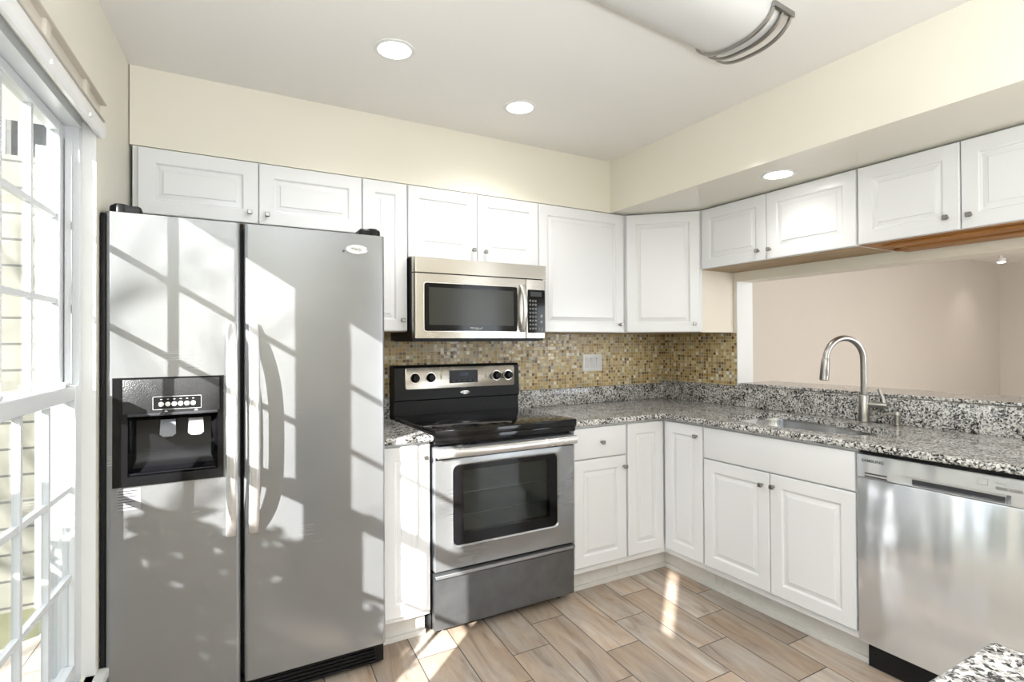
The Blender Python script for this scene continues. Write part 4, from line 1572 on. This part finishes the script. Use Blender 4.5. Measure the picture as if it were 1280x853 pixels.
def downlight(x, y, z, label, power, spot=2.5, r_=0.062):
    t = thing('recessed_light', label, 'light', (x, y, z), 'recessed downlights')
    m_ = MB()
    n_ = 36
    prof = [(r_ + 0.016, 0.0), (r_ + 0.016, -0.003), (r_ + 0.008, -0.006), (r_, -0.004), (r_, -0.0005)]
    m_.loops([[Vector((x + q * math.cos(a), y + q * math.sin(a), z + d_)) for a in [2 * math.pi * j / n_ for j in range(n_)]] for q, d_ in prof], False, False, True)
    m_.build('trim_ring', m_trim, t)
    m_ = MB()
    m_.lathe((x, y, z - 0.0035), Z, [(r_, 0), (r_, 0.003)], n_)
    m_.build('lens', m_lens, t)
    lo = light('downlight_beam', 'SPOT', (x, y, z - 0.02), power * 4, (1.0, 0.97, 0.92), (0, 0, -1), spot_size=spot, spot_blend=0.7, shadow_soft_size=0.05)
    return t


downlight(-2.298, -0.911, CEIL, 'recessed ceiling downlight nearer the window, above the refrigerator front', DOWN)
downlight(-1.620, -0.702, CEIL, 'recessed ceiling downlight above the range', DOWN)
downlight(-0.527, -1.291, SOF, 'recessed downlight in the dropped soffit above the sink', DOWN * 0.28)

# downlights added as fill in the unseen rear; area fill and spotlight for dining
for (x, y) in ((-2.4, -4.1), (-0.9, -3.9)):
    downlight(x, y, CEIL, 'unseen recessed downlight added as fill in the rear of the kitchen', REAR_DOWN_FILL)
light('dining_area_fill', 'AREA', (3.6, -1.8, CEIL - 0.03), DINING_FILL, (1.0, 0.95, 0.88), (0, 0, -1), shape='RECTANGLE', size=2.5, size_y=1.5)  # area fill added under the dining ceiling, no fixture built


def dlamp(px, py):
    t = thing('spotlight', 'tiny bright ceiling spotlight in the dining room beyond the pass-through', 'light', (px, py, CEIL))
    m_ = MB()
    m_.lathe((px, py, CEIL), -Z, [(0.06, 0), (0.06, 0.012), (0.02, 0.016), (0.02, 0.05), (0.045, 0.055), (0.045, 0.10)], 20)
    m_.build('housing', m_trim, t)
    m_ = MB()
    m_.lathe((px, py, CEIL - 0.10), -Z, [(0.044, 0), (0.044, 0.004), (0.03, 0.012)], 20)
    m_.build('lens', m_lens2, t)
    light('spotlight_beam', 'SPOT', (px, py, CEIL - 0.12), 9, (1.0, 0.93, 0.84), (0, 0.1, -1), spot_size=1.9, spot_blend=0.9, shadow_soft_size=0.04)


dlamp(6.15, 0.11)

# fluorescent wrap fixture with a curved nickel end bracket
fx1, fy0, fy1 = -1.27, -1.800, -1.500
root = thing('ceiling_light', 'long white wrap ceiling fixture with curved nickel end bracket', 'light', (-1.85, -1.65, CEIL))
yc, hw = (fy0 + fy1) / 2, (fy1 - fy0) / 2
FRT = Matrix.Rotation(math.radians(4.7), 3, 'Z')


def fpt(x, t, drop=0.075, out=0.0):
    """t from 0 to 1 across the fixture, following its bowed section"""
    a = -1 + 2 * t
    y = a * (hw + out)
    z = -(drop + out) * (1 - abs(a) ** 2.6) ** 0.6
    v = FRT @ Vector((x - fx1, y, 0))
    return Vector((fx1 + v.x, yc + v.y, CEIL + z))


mb = MB()
n_ = 24
rings = [[fpt(x, i / n_) for i in range(n_ + 1)] for x in (fx1 - 1.22, fx1 - 0.02)]
mb.loops(rings, True, True, True)
mb.build('diffuser', m_acryl, root, 30)
mb = MB()
for dx in (-0.036, 0.016, 0.068):
    mb = MB()
    rings = []
    for i in range(n_ + 1):
        t = 0.0 + i / n_
        p_in, p_out = fpt(fx1 + dx, t, 0.075, 0.003), fpt(fx1 + dx, t, 0.075, 0.011)
        w_ = FRT @ Vector((0.0068, 0, 0))
        rings.append([p_in - w_, p_in + w_, p_out + w_ * 0.8, p_out - w_ * 0.8])
    mb.loops(rings, smooth=True)
    mb.build('bracket_bar', m_nickel, root, 50)
mb = MB()
w_ = FRT @ Vector((0.5, 0, 0))
pl_ = [fpt(fx1 - 0.044, 0.0, 0.075, 0.0), fpt(fx1 + 0.076, 0.0, 0.075, 0.0)]
a_, b_ = pl_
d_ = FRT @ Vector((0, -0.012, 0))
mb.prism([a_, b_, b_ + d_, a_ + d_], (0, 0, -0.018))
mb.build('end_plate', m_nickel, root)
mb = MB()
rings = [[fpt(x, i / n_, 0.068, -0.004) for i in range(n_ + 1)] for x in (fx1 - 0.022, fx1 + 0.030)]
mb.loops(rings, True, True, True)
mb.build('end_cap', m_acryl, root, 30)

# ------------------------------------------------------------------ blind headrail over the window
root = thing('blind_headrail', 'white blind headrail with beige mounting track above the window', 'blind', LEFT(1.25, 2.0, 0.02))
mb = MB()
pf = [(0.002, 1.990), (0.014, 1.986), (0.020, 1.992), (0.023, 2.002), (0.023, 2.022), (0.020, 2.032), (0.014, 2.036), (0.002, 2.036)]
mb.loops([[LEFT(0.44, b, c) for c, b in pf], [LEFT(1.86, b, c) for c, b in pf]], smooth=True)
mb.build('rail', m_blind, root, 30)
mb = MB()
mb.box(LEFT, 0.44, 1.86, 2.040, 2.046, 0.001, 0.022, 0.002, 1)
mb.box(LEFT, 0.44, 1.86, 2.046, 2.096, 0.001, 0.008, 0.001, 1)
mb.box(LEFT, 0.44, 1.86, 2.094, 2.100, 0.001, 0.026, 0.002, 1)
mb.build('mounting_track', m_beige, root)
for a in (0.62, 0.95, 1.5):
    mb = MB()
    mb.box(LEFT, a - 0.02, a + 0.02, 2.044, 2.096, 0.007, 0.018, 0.003)
    mb.build('bracket', m_beige, root)
    mb = MB()
    mb.box(LEFT, a - 0.008, a + 0.008, 1.992, 2.004, 0.010, 0.027, 0.002)
    mb.build('clip', m_blind, root)

# ------------------------------------------------------------------ outdoors
mb = MB()
mb.add([(-30, -25, -0.35), (-3.75, -25, -0.35), (-3.75, 20, -0.35), (-30, 20, -0.35)], [(0, 1, 2, 3)])
struct(mb.build('ground', m_ground))
OUT = Frame((0, 1.6, 0), (1, 0, 0), (0, -1, 0))
root = thing('neighboring_house', 'cream sided house wall with dark porch seen through the window', 'house', (-6, 1.9, -0.35))
mb = MB()
mb.box(OUT, -10, -3.86, -0.35, 2.52, -0.6, 0)
mb.build('siding', m_siding, root)
mb = MB()
mb.box(OUT, -3.86, -3.78, -0.35, 2.60, -0.6, 0.015)
mb.build('corner_board', m_cornerb, root)
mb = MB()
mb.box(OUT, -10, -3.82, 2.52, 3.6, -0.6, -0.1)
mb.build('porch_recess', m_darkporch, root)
mb = MB()
mb.box(OUT, -10, -3.80, 3.6, 3.9, -0.6, 0.2)
mb.build('eave', m_cornerb, root)
for i in range(14):
    mb = MB()
    x = -3.93 - i * 0.11
    mb.box(OUT, x - 0.02, x + 0.02, 2.52, 3.45, -0.05, -0.01)
    mb.build('baluster', m_cornerb, root)

FAR = Frame((0, 6.0, 0), (1, 0, 0), (0, -1, 0))
root = thing('neighboring_house', 'pale blue-grey board wall of the farther house seen through the window', 'house', (-4, 6.2, -0.35))
mb = MB()
mb.box(FAR, -5.5, -3.55, -0.35, 6.0, -0.5, 0)
mb.build('wall', m_bluewall, root)
for i in range(5):
    mb = MB()
    mb.box(FAR, -5.4 + i * 0.42, -5.3 + i * 0.42, -0.35, 6.0, 0, 0.05)
    mb.build('batten', m_bluebatten, root)

# bare tree and a shrub added to shade the lower window; both dapple the refrigerator
random.seed(5)
root = thing('shrub', 'unseen leafy evergreen shrub added outside to shade the lower window', 'shrub', (-4.3, -2.1, -0.35))
mb = MB()
for i in range(5):
    a = i * 1.3
    mb.tube([(-4.3, -2.1, -0.36), (-4.3 + 0.12 * math.cos(a), -2.1 + 0.15 * math.sin(a), 0.5), (-4.3 + 0.25 * math.cos(a), -2.1 + 0.4 * math.sin(a), 1.3)], [0.03, 0.02, 0.006], 6)
mb.build('stem', m_bark, root)
mb = MB()
for i in range(7000):
    while True:
        p = Vector((random.uniform(-1, 1), random.uniform(-1, 1), random.uniform(-1, 1)))
        if p.length < 1:
            break
    p = Vector((-4.3 + 0.36 * p.x, -2.06 + 0.60 * p.y, 0.60 + 0.95 * p.z))
    u_ = Vector((random.uniform(-1, 1), random.uniform(-1, 1), random.uniform(-1, 1))).normalized()
    v_ = u_.orthogonal().normalized()
    s_ = random.uniform(0.02, 0.04)
    mb.add([p - u_ * s_ * 1.6, p + v_ * s_ * 0.6, p + u_ * s_ * 1.6, p - v_ * s_ * 0.6], [(0, 1, 2, 3)])
mb.build('foliage', m_leaf, root)

root = thing('bare_tree', 'bare tree outside the window', 'tree', (-7.2, -4.4, -0.35))
mb = MB()
twig = MB()


def grow(p, d, r_, L_, depth):
    n_ = 4
    pts_ = [p]
    for i in range(n_):
        d = (d + Vector((random.uniform(-.18, .18), random.uniform(-.18, .18), random.uniform(-.05, .15)))).normalized()
        pts_.append(pts_[-1] + d * L_ / n_)
    (mb if depth < 2 else twig).tube(pts_, [r_ * (1 - 0.4 * i / n_) for i in range(n_ + 1)], 6)
    if depth < 4:
        for k in range(3 if depth else 5):
            q = pts_[random.randint(2, n_)]
            nd_ = (d + Vector((random.uniform(-.9, .9), random.uniform(-.9, .9), random.uniform(-.3, .6)))).normalized()
            grow(q, nd_, r_ * 0.5, L_ * 0.66, depth + 1)


grow(Vector((-7.2, -4.4, -0.36)), Vector((0.02, 0.02, 1)), 0.09, 2.6, 0)
mb.build('trunk', m_bark, root)
twig.build('branches', m_bark, root)
